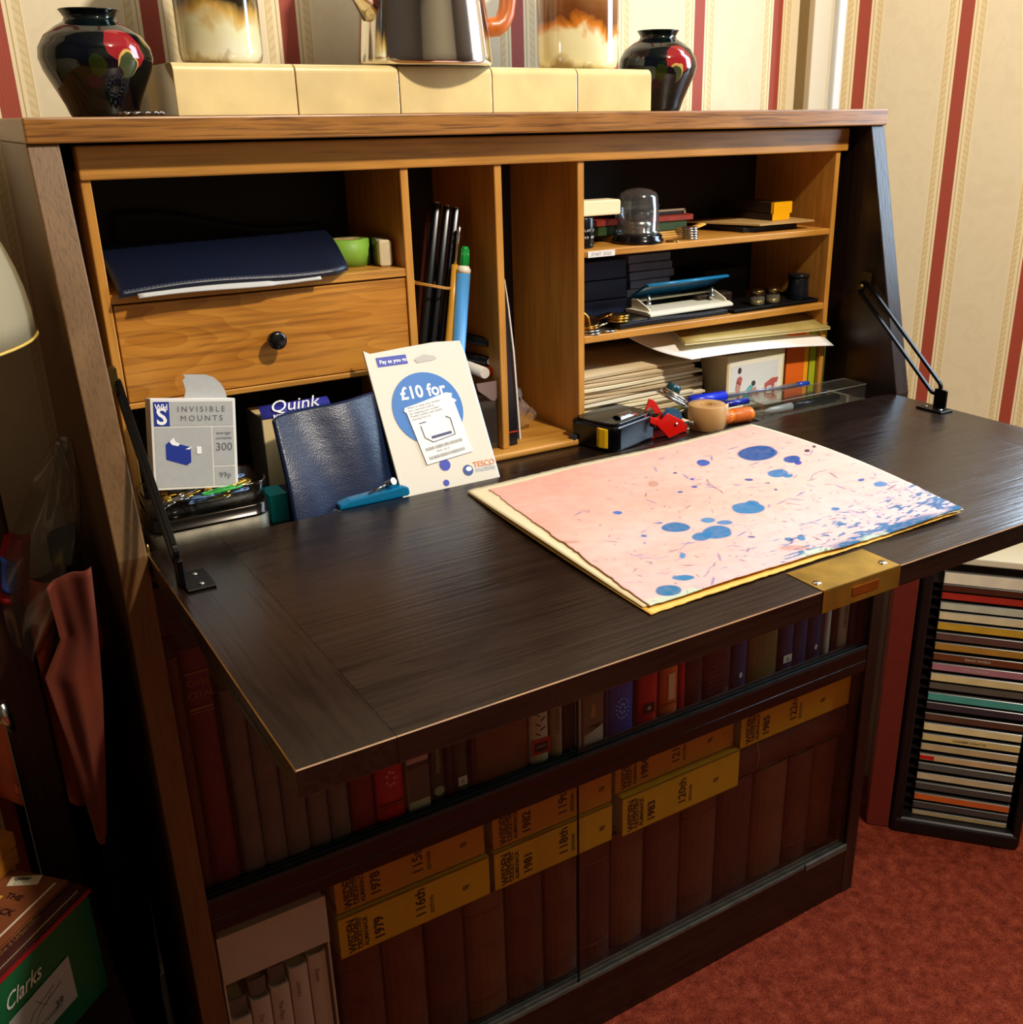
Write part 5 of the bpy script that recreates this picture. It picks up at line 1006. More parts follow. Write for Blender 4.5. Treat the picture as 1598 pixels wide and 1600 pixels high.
def lift(U_, V_):
    return 0.0065*np.exp(-((U_-1)/0.16)**2)*np.sin(np.pi*np.clip(V_*0.9+0.05, 0, 1))+0.0025*np.exp(-((U_)/0.12)**2)*np.sin(np.pi*V_)+0.0012*np.sin(5*U_+3*V_)**2+0.0022*np.exp(-((V_-1)/0.05)**2)*(0.3+0.7*np.sin(9*U_)**2)*0.5
PP[..., 2] = ZS_+lift(U_, V_)
colr = np.zeros((NV+1, NU+1, 3)); n1_ = vnoise(U_, V_, 5, 31); n2_ = vnoise(U_, V_, 40, 32)
pk0 = np.array(hx('d69984')[:3]); pk1 = np.array(hx('dbae9f')[:3]); pk2 = np.array(hx('d0abab')[:3])
g = np.clip(U_*0.75+V_*0.5+(n1_-0.5)*0.5, 0, 1)[..., None]
colr[:] = pk0*(1-g)+pk1*g; g2 = np.clip(V_*1.6-0.9+(n1_-0.5)*0.4, 0, 1)[..., None]; colr[:] = colr*(1-g2)+pk2*g2
colr *= (0.94+0.12*n2_)[..., None]
XW, YW = PP[..., 0], PP[..., 1]
wx = (vnoise(U_, V_, 26, 41)-0.5); wy = (vnoise(U_, V_, 26, 42)-0.5); sp = vnoise(U_, V_, 90, 43)
def paint(mask, c, a=1.0):
    m_ = (mask*a)[..., None]; colr[:] = colr*(1-m_)+np.array(hx(c)[:3])*np.array([0.55, 0.72, 0.70])*m_
def ell(px, py, rx, ry, c, wob=0.0022, ang=0.0, al=1.0):
    o = at(px, py, 2, ZS_); ox = at(px+rx, py, 2, ZS_); oy = at(px, py+ry, 2, ZS_)
    A = (np.array(ox)-np.array(o))[:2]; B = (np.array(oy)-np.array(o))[:2]
    M = np.linalg.inv(np.array([A, B]).T); dx = XW+wx*wob-o.x; dy = YW+wy*wob-o.y
    a = M[0, 0]*dx+M[0, 1]*dy; b = M[1, 0]*dx+M[1, 1]*dy
    if ang: a, b = a*math.cos(ang)+b*math.sin(ang), -a*math.sin(ang)+b*math.cos(ang)
    d = np.sqrt(a*a+b*b); msk = np.clip((1.03-d)*9, 0, 1); paint(msk, c, al-0.10*sp)
# streaks along the front right edge
stx = vnoise(np.clip(U_*0.55+V_*0.05, 0, 1), np.clip(V_, 0, 1), 150, 51); st2 = vnoise(np.clip(U_*0.22, 0, 1), V_, 110, 52)
band = np.clip((V_-0.70-(1-U_)*0.20)/0.22, 0, 1)*np.clip((U_-0.18)/0.3, 0, 1)
paint(np.clip((stx*0.4+st2*0.6-0.80+0.36*band)*9, 0, 1)*(band > 0), '7c93b8', 0.75)
paint(np.clip((stx*0.5+st2*0.5-0.86+0.40*band)*9, 0, 1)*(band > 0.4), '3c6ea0', 0.8)
eb = np.clip((V_-0.965+0.05*(vnoise(U_, V_, 14, 61)-0.45))*40, 0, 1)*np.clip((U_-0.42)*6, 0, 1); paint(eb, '2a6593', 0.85)
paint(np.clip((V_-0.972+0.03*(vnoise(U_, V_, 30, 64)-0.5))*60, 0, 1)*np.clip((vnoise(U_, V_, 12, 65)-0.6)*12, 0, 1), 'e8dcc0', 0.9)
for px, py, rx, ry, c in ((1183, 713, 32, 11.5, '1c5498'), (1098, 725, 11, 5, '2c58b4'), (1237, 724, 13, 5, '2452a0'), (1246, 729, 6, 3, '2846a8'), (1215, 743, 17, 6, '4a7fb4'), (1232, 747, 8, 3, '4a7fb4'),
        (1168, 797, 27, 9.5, '4280b4'), (1175, 790, 12, 5, '4280b4'), (1055, 825, 22, 7.5, '3a74aa'), (1120, 834, 24, 11, '3d7cb2'), (1096, 840, 16, 7, '3d7cb2'), (1106, 815, 12, 4, '5a8fc0'), (1132, 819, 13, 3.5, '5a86bc'),
        (1044, 925, 21, 9.5, '3777a4'), (1068, 905, 18, 4.5, '4a84b4'), (1070, 905, 10, 5, '4a84b4'), (1066, 870, 5, 5, '6a90c0'), (965, 803, 8, 3, '5a72c0'), (1374, 765, 11, 3.5, '5a8abf'), (1006, 839, 5, 2.2, '5a78b8'), (1173, 842, 6, 2, '8a6a9a'),
        (1304, 797, 8, 2.5, '5a80b4'), (1233, 846, 9, 3, '4a7aa8'), (1253, 843, 6, 5, '5a86b4'), (1344, 758, 5, 2, '4a62b0'), (1170, 753, 6, 2, '4a5a98'), (1212, 768, 3, 1.5, '3a3a88'), (1063, 770, 4, 1.6, '5566a8'), (1081, 750, 4, 1.6, '4a5ab8'), (1055, 740, 3, 1.4, '4a4a88'), (1260, 714, 5, 2, '3a2a3a'), (1271, 708, 3, 2, '2a2a3a'), (1085, 762, 5, 2, '5566a8'), (1030, 818, 5, 1.5, '7a80b8'), (1200, 758, 3, 1, '4a4a88')):
    ell(px, py, rx, ry, c)
random.seed(9)
for i in range(620):                                              # small specks and flecks, thicker towards the front
    u = random.random()**0.8; v = random.random()**0.6
    x = random.uniform(0, 1); cpx = (1-x); p_ = c4[0]*(1-u)*(1-v)+c4[1]*u*(1-v)+c4[2]*u*v+c4[3]*(1-u)*v
    r = random.choice([0.0004, 0.0005, 0.0006, 0.0008, 0.0012]); an = random.uniform(0, 3.14); el = random.choice([1, 1, 2, 4, 7])
    if u < 0.3 and v < 0.55 and random.random() < 0.7: continue
    dx = XW+wx*0.001-p_[0]; dy = YW+wy*0.001-p_[1]; a = (dx*math.cos(an)+dy*math.sin(an))/(r*el); b = (-dx*math.sin(an)+dy*math.cos(an))/r
    paint(np.clip((1.2-np.sqrt(a*a+b*b))*2, 0, 1), random.choice(['7a74a8', '8d86b4', '5a6ab0', '6b5a80', 'a58ab0', '3a3a70']), 0.65)
for a, b, c in (((1104, 752), (1128, 775), '3a2a50'), ((1076, 848), (1064, 862), '8a80b0'), ((1164, 765), (1190, 766), '6a74a8'), ((1040, 870), (1000, 876), '9a8ac0'), ((1100, 905), (1118, 880), '8a80a8'), ((1290, 740), (1262, 752), '6a74a8')):
    A_ = np.array(at(*a, 2, ZS_))[:2]; B_ = np.array(at(*b, 2, ZS_))[:2]; d_ = B_-A_; L2 = d_@d_
    X_ = XW+wx*0.006; Y_ = YW+wy*0.006; s_ = np.clip(((X_-A_[0])*d_[0]+(Y_-A_[1])*d_[1])/L2, 0, 1); dd = np.hypot(X_-A_[0]-s_*d_[0], Y_-A_[1]-s_*d_[1]); paint(np.clip((0.0007-dd)*3000, 0, 1), c, 0.8)
for px, py, rx, ry in ((1020, 757, 9, 5), (880, 855, 26, 3), (1240, 860, 26, 4)): ell(px, py, rx, ry, 'd98a78', 0.004, 0.3, 0.7)
for px in (1140, 1150, 1160): ell(px, 682+(px-1140)*0.3, 3.5, 2.4, 'c99', 0, 0, 0.0) if False else None
pad = thing('blotting_pad', 'pink blotting paper spattered with blue ink, on cream backing sheets', 'blotting paper', (float(c4[0][0]+c4[2][0])/2, float(c4[0][1]+c4[2][1])/2, ZF))
me = bpy.data.meshes.new('blotter'); Vt = PP.reshape(-1, 3)-np.array(pad.location); n_ = NU+1
idx = (np.arange(NV)[:, None]*n_+np.arange(NU)[None, :]).ravel(); F_ = np.stack([idx, idx+n_, idx+n_+1, idx+1], 1)
me.from_pydata(Vt.tolist(), [], F_.tolist()); me.polygons.foreach_set('use_smooth', [True]*len(F_))
ca = me.color_attributes.new('ink', 'FLOAT_COLOR', 'POINT'); ca.data.foreach_set('color', np.concatenate([np.clip(colr.reshape(-1, 3), 0, 1), np.ones((len(Vt), 1))], 1).ravel())
t_ = NT('blotting_paper'); an_ = t_.n('ShaderNodeVertexColor'); an_.layer_name = 'ink'; t_.l(an_.outputs[0], t_.b.inputs['Base Color']); t_.b.inputs['Roughness'].default_value = 0.85; t_.b.inputs['Specular IOR Level'].default_value = 0.15
nz = t_.n('ShaderNodeTexNoise', i_Scale=300.0, i_Detail=3.0); t_.l(t_.coord(), nz.inputs[0]); t_.bump(nz.outputs[0], 0.15, 0.0004)
me.materials.append(t_.m); me.update(); ob = bpy.data.objects.new('pink_sheet', me); COL.objects.link(ob); ob.parent = pad
sm = ob.modifiers.new('thick', 'SOLIDIFY'); sm.thickness = 0.0007; sm.offset = 1
def backing(c, z0, dz, seed, sc=1.0):
    k_ = [np.array(at(px, py, 2, z0)) for px, py in c]; rs = np.random.default_rng(seed); ru = rs.random(200)
    def f(u, v):
        p = k_[0]*(1-u)*(1-v)+k_[1]*u*(1-v)+k_[2]*u*v+k_[3]*(1-u)*v
        p = p.copy(); p[2] = z0+float(lift(np.array(u), np.array(v)))*sc-dz
        p[0] += 0.006*math.sin(math.pi*v**0.8)*u**6-0.004*math.sin(math.pi*v)*(1-u)**6
        p[1] += 0.0016*(ru[int(u*90)]-0.5)*(1 if v < 0.01 else 0)+0.0008*(ru[int(u*70)+90]-0.5)*(1 if v > 0.99 else 0)
        return Vector(p)
    return MB().sheet(f, 90, 40, 0.0005)
part('cream_sheet', backing(((728, 767), (1173, 666), (1504, 801), (1004, 950)), ZS_-0.0010, 0.0, 3), mat('cream_backing', 'd6c59c', 0.7), pad)
part('yellowed_sheet', backing(((731, 771), (1170, 669), (1500, 803), (1016, 961)), ZS_-0.0021, 0.0, 6, 0.45), mat('yellowed_backing', 'dcab48', 0.7), pad)
part('torn_tag', MB().sheet(lambda u, v: Vector(at(1170, 690, 2, ZS_)).lerp(at(1180, 690, 2, ZS_), u)*0+Vector((float(c4[1][0])-0.012+0.010*u, float(c4[1][1])-0.001-0.006*v, ZS_+0.0022)), 2, 2, 0.0002), mat('cream_backing'), pad) if False else None

# ================================================================ BOOKS BEHIND THE GLASS
pages = mat('book_pages', 'cbbd9a', 0.85)
def upright(x0, x1, z0, h, yf, dep, m_, label, group=None, flat=False, name='book', bands=0, bcol=None, r=0.004):
    """book standing upright, spine to the front"""
    t = thing(name, label, 'book', ((x0+x1)/2, yf+dep/2, z0), group); w_ = x1-x0; b = min(r, w_*0.25) if not flat else 0.0006
    pts = [(x0+0.0003, yf+dep), (x1-0.0003, yf+dep)]
    arc = [(x1-0.0003, yf+b), ] if flat else []
    n = 8
    arc = [((x0+x1)/2+(w_/2-0.0003)*math.cos(a), yf+b-b*math.sin(a)) for a in [math.pi*i/n for i in range(n+1)]]
    p2 = [(x0+0.0003, yf+dep)]+[(x, y) for x, y in arc[::-1]]+[(x1-0.0003, yf+dep)]
    # cover shell: outer minus inner, drawn as three pieces
    th = min(0.0022, w_*0.12)
    inner = [((x0+x1)/2+(w_/2-0.0003-th)*math.cos(a), yf+b+th-b*math.sin(a)) for a in [math.pi*i/n for i in range(n+1)]]
    shell = [(x0+0.0003, yf+dep)]+arc[::-1]+[(x1-0.0003, yf+dep), (x1-0.0003-th, yf+dep)]+inner+[(x0+0.0003+th, yf+dep)]
    part('cover', MB().prism(shell, z0+0.0002, z0+h), m_, t)
    part('pages', MB().box(x0+0.0005+th, x1-0.0005-th, yf+b+th+0.001, yf+dep-0.004, z0+0.003, z0+h-0.003), pages, t)
    if bands:
        bm = MB()
        for i in range(bands):
            zz = z0+h*(0.14+0.72*i/max(1, bands-1)); bm.prism([(x, y-0.0006) for x, y in arc]+[(x, y+0.0006) for x, y in arc[::-1]], zz, zz+0.0016)
        part('spine_band', bm, bcol or m_, t)
    return t
def fspine(x0, x1, z0, h, y): return Fr((x0, y, z0), (1, 0, 0), (0, 0, 1))
lea = [mat('tan_leather_%d' % i, c, 0.45, var=0.18, vs=25) for i, c in enumerate(('5a2e1c', '643620', '50281a', '6c3e24'))]
YL = 0.026; gold_b = mat('faded_gilt', '5c3a1c', 0.4)
def bx(px, py, y=YL): return at(px, py, 1, y).x
bounds = [(529, 1500), (599, 1500), (669, 1500), (731, 1500), (795, 1500), (855, 1480), (906, 1450), (957, 1400), (1010, 1380), (1065, 1350), (1121, 1330), (1176, 1320), (1227, 1300), (1266, 1290), (1312, 1270)]
xs = [bx(*b) for b in bounds]
words = ('first', 'second', 'third', 'fourth', 'fifth', 'sixth', 'seventh', 'eighth', 'ninth', 'tenth', 'eleventh', 'twelfth', 'thirteenth', 'fourteenth')
for i, (a, b) in enumerate(zip(xs, xs[1:])):
    hh = 0.177+(0.003 if i in (8, 10) else 0)
    if i == 13: b = min(b, 0.8955)
    t = upright(a, b, 0.0832, hh, YL+(0.0015 if i % 3 == 1 else 0), 0.125, lea[i % 4], '%s brown leather volume from the left on the bottom shelf' % words[i], 'brown leather volumes on the bottom shelf', r=0.008, bands=0 if i % 3 else 2, bcol=lea[(i+1) % 4], name='leather_volume')
# yellow almanacks lying in pairs on the brown volumes
yelc = [mat('almanack_yellow', 'd29a16', 0.5, var=0.06, vs=20), mat('almanack_amber', 'c07c12', 0.5, var=0.06, vs=20)]
ykb = mat('almanack_ink', '35200c', 0.6)
def almanack(xa, xb, za, zb, yf, c, no, year, label, blank=False):
    f = Fr((xa, yf, za), (1, 0, 0), (0, 0, 1)); L = xb-xa; h = zb-za
    t = thing('almanack', label, 'book', ((xa+xb)/2, yf+0.05, za), 'yellow almanacks lying on the brown volumes')
    part('cover', MB().box(0, L, 0.0002, 0.002, -0.115, 0, f).box(0, L, h-0.002, h, -0.115, 0, f).box(0, L, 0.0002, h, -0.002, 0, f), c, t, bevel=0.0006)
    part('pages', MB().box(0.003, L-0.003, 0.002, h-0.002, -0.112, -0.0022, f), pages, t)
    if not blank:
        pr = MB(); g = Fr(f.p(0, 0, 0), f.V, -f.U)           # lettering reads up the spine: u up, v left
        def up_(s, size, x, z=0.004, bold=0.0): text_mb(pr, s, size, Fr(f.p(x, z, 0.0002), f.V, -f.U), 0, 0, eps=0.0002, bold=bold)
        text_mb(pr, 'WISDEN', h*0.25, Fr(f.p(0.0180, h*0.08, 0.0002), f.V, -f.U), 0, 0, mi=0, eps=0.0002, bold=0.0008, sx=0.86)
        rect(pr, f, 0.0190, 0.0198, h*0.08, h*0.92, 0.0003, 0)
        up_("CRICKETERS'", h*0.135, 0.0245, h*0.10, 0.0002); up_('ALMANACK', h*0.135, 0.0315, h*0.10, 0.0002)
        up_(year, 0.0150, 0.0490, h*0.12, 0.0006); up_(no, 0.0165, 0.098, h*0.2, 0.0003); up_('EDITION', 0.006, 0.108, h*0.2, 0.0001)
        up_('SJ', 0.009, 0.150, h*0.4, 0.0002)
        part('lettering', pr, [ykb, c], t)
    return t
AT = lambda px, py, y=0.021: at(px, py, 1, y)
zt0 = 0.0832+0.1802
rows = [(528, 1478, 764, 0, '116th', '1979', 0.0, 0.1500), (775, 1384, 906, 0, '118th', '1981', 0, 0), (972, 1290, 1152, 0, '120th', '1983', 0, 0)]
def lo(i): return zt0+0.0006
A1 = (AT(527, 1440).x, AT(764, 1350).x); A2 = (AT(772, 1350).x, AT(772, 1350).x+0.175); A3 = (AT(970, 1270).x, AT(1152, 1195).x); A4 = (AT(1158, 1140).x, 0.8955)
HA = 0.0530
almanack(A1[0], A1[1], zt0, zt0+HA, 0.021, yelc[0], '116th', '1979', 'yellow almanack numbered 116th, leftmost of the lower row on the brown volumes')
almanack(A1[0]+0.002, A1[1]-0.002, zt0+HA+0.001, zt0+2*HA+0.001, 0.026, yelc[1], '115th', '1978', 'amber almanack lying on the one numbered 116th')
almanack(A2[0], A2[0]+0.162, zt0, zt0+HA, 0.021, yelc[0], '118th', '1981', 'yellow almanack numbered 118th, left of the glass door edge')
almanack(A2[0]+0.001, A2[0]+0.163, zt0+HA+0.001, zt0+2*HA+0.001, 0.024, yelc[1], '119th', '1982', 'amber almanack lying on the one numbered 118th')
almanack(A3[0], A3[1], zt0, zt0+HA+0.003, 0.018, yelc[0], '120th', '1983', 'yellow almanack numbered 120th, right of the glass door edge')
almanack(A3[0]-0.004, A3[1]-0.004, zt0+HA+0.004, zt0+2*HA+0.003, 0.028, yelc[1], '121st', '1984', 'amber almanack lying on the one numbered 120th')
# two brown volumes lying on their sides at the right, with a last almanack on top
for (z0, z1, lb_) in ((zt0, zt0+0.0525, 'brown leather volume lying on its side at the right end of the bottom shelf'),):
    t = thing('leather_volume', lb_, 'book', (0.80, 0.08, z0)); f = Fr((0, 0, 0), (0, 1, 0), (0, 0, 1)); b = 0.010; n = 8
    ar = [(0.022+b-b*math.sin(a), (z0+z1)/2+(z1-z0)/2*math.cos(a)) for a in [math.pi*i/n for i in range(n+1)]]
    part('cover', MB().prism([(0.145, z1)]+ar+[(0.145, z0)], A4[0], A4[1], YZ(0)), lea[2], t)
    bm = MB()
    for i in range(1):
        x = A4[0]+0.034+0.034*i; bm.prism([(y-0.0006, z) for y, z in ar]+[(y+0.0006, z) for y, z in ar[::-1]], x, x+0.0016, YZ(0))
    part('spine_band', bm, mat('faint_gilt', '8a6a3c', 0.4), t)
almanack(A4[0], A4[1], zt0+0.0530, zt0+0.0530+HA, 0.021, yelc[0], '122nd', '1985', 'yellow almanack numbered 122nd at the far right, over the lying brown volume')
# white boxed set at the left
SX0, SX1 = T+0.005, AT(536, 1560).x-0.003
t = thing('book_sleeve', 'pinkish white open card slipcase at the left end of the bottom shelf', 'slipcase', ((SX0+SX1)/2, 0.08, 0.0832))
slc = mat('slip_white', 'cbb3a0', 0.6, var=0.05)
top = 0.355
part('top_panel', MB().box(SX0, SX1-0.004, 0.019, 0.0215, top-0.058, top), slc, t, bevel=0.0004)
part('case', MB().box(SX0, SX0+0.002, 0.0215, 0.13, 0.0833, top).box(SX1-0.006, SX1-0.004, 0.0215, 0.13, 0.0833, top).box(SX0, SX1-0.004, 0.0215, 0.13, top-0.002, top).box(SX0, SX1-0.004, 0.0215, 0.13, 0.0833, 0.085), slc, t)
n = 5; wdt = (SX1-0.007-SX0-0.003)/n
for i in range(n):
    xa = SX0+0.0025+wdt*i; hgt = 0.158+0.010*i+0.004*(i % 2)
    tt = upright(xa, xa+wdt-0.0005, 0.0852, hgt, 0.024, 0.10, slc, '%s white pocket volume from the left in the slipcase' % words[i], 'white pocket volumes in the slipcase', r=0.002, name='pocket_book')
    pr = MB(); ff = Fr((xa+wdt*0.30, 0.0237, 0.0852+hgt-0.018), (0, 0, -1), (1, 0, 0)); text_mb(pr, ('The Sagas', 'The Poems', 'The Plays', 'Letters', 'Essays')[i], 0.0068, ff, 0, 0, eps=0.0004, shear=0.3); part('title', pr, mat('title_brown', '6a4238', 0.6), tt)
    tt2 = upright(xa+0.0008, xa+wdt-0.0013, 0.0852+hgt+0.0012, 0.020, 0.030, 0.09, mat('grey_pocket', '6a605c', 0.6), 'grey-topped booklet lying above the %s white pocket volume' % words[i], 'grey booklets above the pocket volumes', r=0.002, name='booklet') if i < 3 else None
# upper shelf, left to right, mostly hidden by the flap
ZU = ZS-0.0038
def ux(px, py, y=0.022): return at(px, py, 1, y).x
cols = dict(plum='560f26', grey='5c5350', red='b0120e', darkred='6a1218', green='1c3424', brown='5e3c22', blue='143a8a', navy='12284a', tan='8a7458', orange='c85a1e', cream='b5a68c', black='15120f', olive='5a4a20', wine='3a1214', white='b0b0a8')
def cm(k, rough=0.4): return mat('cloth_'+k, cols[k], rough, var=0.12, vs=40)
UB = [  # px left, px right, py, colour, height, label, extra
 (262, 306, 1200, 'wine', 0.245, 'tall dark wine book at the far left of the upper glazed shelf', None),
 (308, 352, 1200, 'plum', 0.250, 'tall crimson book with gilt lettering near the left of the upper glazed shelf', 'ovel'),
 (366, 402, 1240, 'grey', 0.200, 'first dull grey volume right of the tall crimson book', None), (402, 440, 1240, 'grey', 0.200, 'second dull grey volume right of the tall crimson book', None),
 (440, 478, 1240, 'grey', 0.198, 'third dull grey volume right of the tall crimson book', None), (478, 512, 1240, 'grey', 0.199, 'fourth dull grey volume right of the tall crimson book', None), (512, 545, 1240, 'grey', 0.197, 'last dull grey volume before the dark red one', None),
 (547, 585, 1240, 'darkred', 0.19, 'dark red book left of the bright red spine', None),
 (588, 634, 1240, 'red', 0.20, 'bright red book with a small crest on the upper glazed shelf', 'crest'),
 (636, 671, 1225, 'cream', 0.20, 'grey and cream paperback beside the bright red book', 'landscape'),
 (673, 696, 1220, 'green', 0.19, 'narrow dark green book with a pale oval badge', 'oval'),
 (699, 709, 1215, 'black', 0.19, 'thin black book between the green and the penguin-grey spines', None), (710, 733, 1212, 'green', 0.19, 'dark book with a white square badge on the upper glazed shelf', 'badge'),
 (736, 742, 1190, 'wine', 0.2, 'very thin wine coloured book left of the broad brown one', None), (743, 828, 1180, 'brown', 0.19, 'very broad brown box-like book on the upper glazed shelf', None),
 (829, 859, 1170, 'cream', 0.19, 'pale book with a red panel low on its spine', 'redpanel'), (861, 880, 1150, 'tan', 0.19, 'dull tan book right of the red-panelled spine', 'vert'), (881, 898, 1150, 'black', 0.19, 'black book just left of the glass door edge', None), (899, 909, 1140, 'tan', 0.19, 'thin tan book behind the glass door edge', None),
 (911, 942, 1125, 'cream', 0.19, 'book with a brown pictorial spine right of the glass door edge', 'picture'), (944, 950, 1120, 'navy', 0.19, 'thin navy book left of the blue spine', None), (951, 991, 1105, 'blue', 0.19, 'deep blue book with a pale round ornament', 'ornament'),
 (998, 1029, 1088, 'red', 0.19, 'red book with a black label low on its spine', 'label'), (1033, 1061, 1075, 'orange', 0.19, 'orange book right of the red one with a black label', 'lines'), (1062, 1070, 1070, 'red', 0.19, 'thin red book touching the orange one', None),
 (1072, 1100, 1060, 'wine', 0.19, 'dark wine book right of the thin red one', None), (1101, 1143, 1050, 'wine', 0.188, 'broad dark wine book with curved bands', 'bands'), (1145, 1168, 1040, 'navy', 0.19, 'navy book with a tiny silver mark', 'mark'),
 (1170, 1216, 1030, 'olive', 0.19, 'brownish grey broad book behind the right glass', None), (1219, 1240, 1020, 'navy', 0.18, 'navy book with a white square badge, right part of the upper shelf', 'badge'), (1241, 1262, 1010, 'navy', 0.18, 'dark blue book left of a second badge spine', None), (1263, 1284, 1005, 'navy', 0.18, 'dark blue book with a small white badge before the pale books', 'mark'),
 (1288, 1297, 995, 'white', 0.185, 'thin white book near the right end of the upper shelf', None), (1299, 1309, 990, 'black', 0.18, 'thin black book between two pale ones', None), (1311, 1326, 985, 'white', 0.18, 'pale grey book with dark lettering near the right end', 'vert'), (1329, 1344, 975, 'navy', 0.18, 'last dark blue book at the right end of the upper shelf', None)]
ivory = mat('ivory_ink', 'c9c2b0', 0.5)
for (p0_, p1_, py, ck, hh, lb_, ex_) in UB:
    xa, xb = max(ux(p0_, py), T+0.002), min(ux(p1_, py), W-T-0.003)
    if xb-xa < 0.004: xb = xa+0.004
    yf = 0.021
    t = upright(xa, xb, ZU, hh, yf, 0.12, cm(ck, 0.35), lb_, r=0.005, flat=ex_ in ('picture', 'landscape'))
    wv = xb-xa; f = Fr((xa, yf-0.0004, ZU), (1, 0, 0), (0, 0, 1)); pr = MB()
    def dec(mats_): part('spine_print', pr, mats_, t)
    if ex_ == 'ovel':
        text_mb(pr, 'OVEL', 0.0085, f, wv*0.10, 0.214); text_mb(pr, 'CITAL', 0.0085, f, wv*0.08, 0.202); rect(pr, f, 0.002, wv-0.002, 0.226, 0.2275); rect(pr, f, 0.002, wv-0.002, 0.190, 0.1925); rect(pr, f, 0.002, wv-0.002, 0.187, 0.188)
        dec(mat('old_gilt', '8a5a3c', 0.4))
    elif ex_ == 'crest':
        for i in range(7): pr.prism(disc_pts(0.0022, 8, wv/2+0.0045*math.cos(i*0.9), 0.050+0.008*math.sin(i*0.9)), 0.0001, 0.0004, f)
        rect(pr, f, 0.001, wv-0.001, 0.020, 0.0215, 0.0003, 1); rect(pr, f, 0.001, wv-0.001, 0.0165, 0.0172, 0.0003, 1); dec([mat('pink_foil', 'd05a50', 0.3), mat('dark_foil', '2c0808', 0.4)])
    elif ex_ == 'landscape':
        rect(pr, f, 0.0005, wv-0.0005, 0.058, 0.066, 0.0002, 0); rect(pr, f, 0.0005, wv-0.0005, 0.052, 0.058, 0.0002, 1); rect(pr, f, 0.0005, wv-0.0005, 0.012, 0.052, 0.0002, 2); dec([mat('pale_pink', 'b08a84', 0.5), mat('dk_brown', '2c1a16', 0.5), mat('mid_grey', '54483f', 0.5)])
    elif ex_ == 'oval':
        pr.prism(disc_pts(wv*0.35, 20, wv/2, 0.014, ry=0.0055), 0.0001, 0.0004, f); text_mb(pr, 'Domesday', 0.0075, Fr(f.p(wv*0.4, 0.068, 0), (0, 0, -1), (1, 0, 0)), 0, 0); dec(mat('pale_green', '8a9a7a', 0.5))
    elif ex_ == 'badge':
        rect(pr, f, wv*0.2, wv*0.8, 0.010, 0.021, 0.0003, 0); text_mb(pr, 'A', 0.008, f, wv*0.5, 0.0125, 'CENTER', 1, eps=0.0006); dec([ivory, mat('badge_ink', '1c1c20', 0.5)])
    elif ex_ == 'redpanel':
        rect(pr, f, 0.0005, wv-0.0005, 0.012, 0.032, 0.0002, 0); rect(pr, f, wv*0.15, wv*0.85, 0.0155, 0.0275, 0.0004, 1); text_mb(pr, 'WORLD', 0.0032, f, wv*0.5, 0.021, 'CENTER', 2, eps=0.0006)
        for i in range(5): pr.tube([f.p(wv*0.5, 0.036+0.006*i, 0.0002), f.p(wv*(0.25+0.5*(i % 2)), 0.040+0.006*i, 0.0002)], 0.0006, 4, mi=1)
        dec([mat('panel_red', 'a8201c', 0.4), mat('panel_black', '1c0c0a', 0.4), ivory])
    elif ex_ == 'vert': text_mb(pr, 'HISTORY', 0.008, Fr(f.p(wv*0.3, 0.062, 0), (0, 0, -1), (1, 0, 0)), 0, 0); dec(mat('vert_ink', '2c2a28', 0.5))
    elif ex_ == 'picture':
        rect(pr, f, 0.0005, wv-0.0005, 0.022, 0.12, 0.0002, 0); pr.prism([(0.0005, 0.013), (wv-0.0005, 0.026), (wv-0.0005, 0.022), (0.0005, 0.022)], 0.0001, 0.0003, f, 0); pr.prism([(wv*0.3, 0.035), (wv*0.6, 0.035), (wv*0.55, 0.05), (wv*0.4, 0.052)], 0.0002, 0.0005, f, 1); dec([mat('picture_brown', '6b5038', 0.5), mat('picture_ochre', '9a6a3c', 0.5)])
    elif ex_ == 'ornament':
        for i in range(14): pr.prism(disc_pts(0.0013, 7, wv/2+0.0085*math.cos(i*0.45), 0.032+0.013*math.sin(i*0.45)), 0.0001, 0.0004, f)
        for i in range(7): pr.prism(disc_pts(0.0016, 7, wv/2+0.004*math.cos(i*0.9), 0.032+0.006*math.sin(i*0.9)), 0.0001, 0.0004, f)
        dec(mat('pale_blue_foil', '6a9ad8', 0.3))
    elif ex_ == 'label': rect(pr, f, wv*0.22, wv*0.75, 0.012, 0.026, 0.0003, 0); pr.prism(disc_pts(0.0028, 10, wv*0.48, 0.019), 0.0004, 0.0006, f, 1); dec([mat('panel_black', '1c0c0a', 0.4), mat('lab_tan', 'a8906a', 0.5)])
    elif ex_ == 'lines':
        rect(pr, f, 0.001, wv-0.001, 0.014, 0.0155, 0.0003, 0); rect(pr, f, wv*0.35, wv*0.7, 0.020, 0.055, 0.0003, 1); dec([mat('line_dark', '6a1a0c', 0.4), mat('line_cream', 'd8a070', 0.5)])
    elif ex_ == 'bands':
        for i in range(6): rect(pr, f, 0.004, wv-0.003, 0.008+0.007*i, 0.0087+0.007*i)
        dec(mat('band_gilt', '5c4038', 0.4))
    elif ex_ == 'mark': pr.prism(disc_pts(0.0026, 8, wv/2, 0.017, ry=0.004), 0.0001, 0.0004, f); dec(ivory)

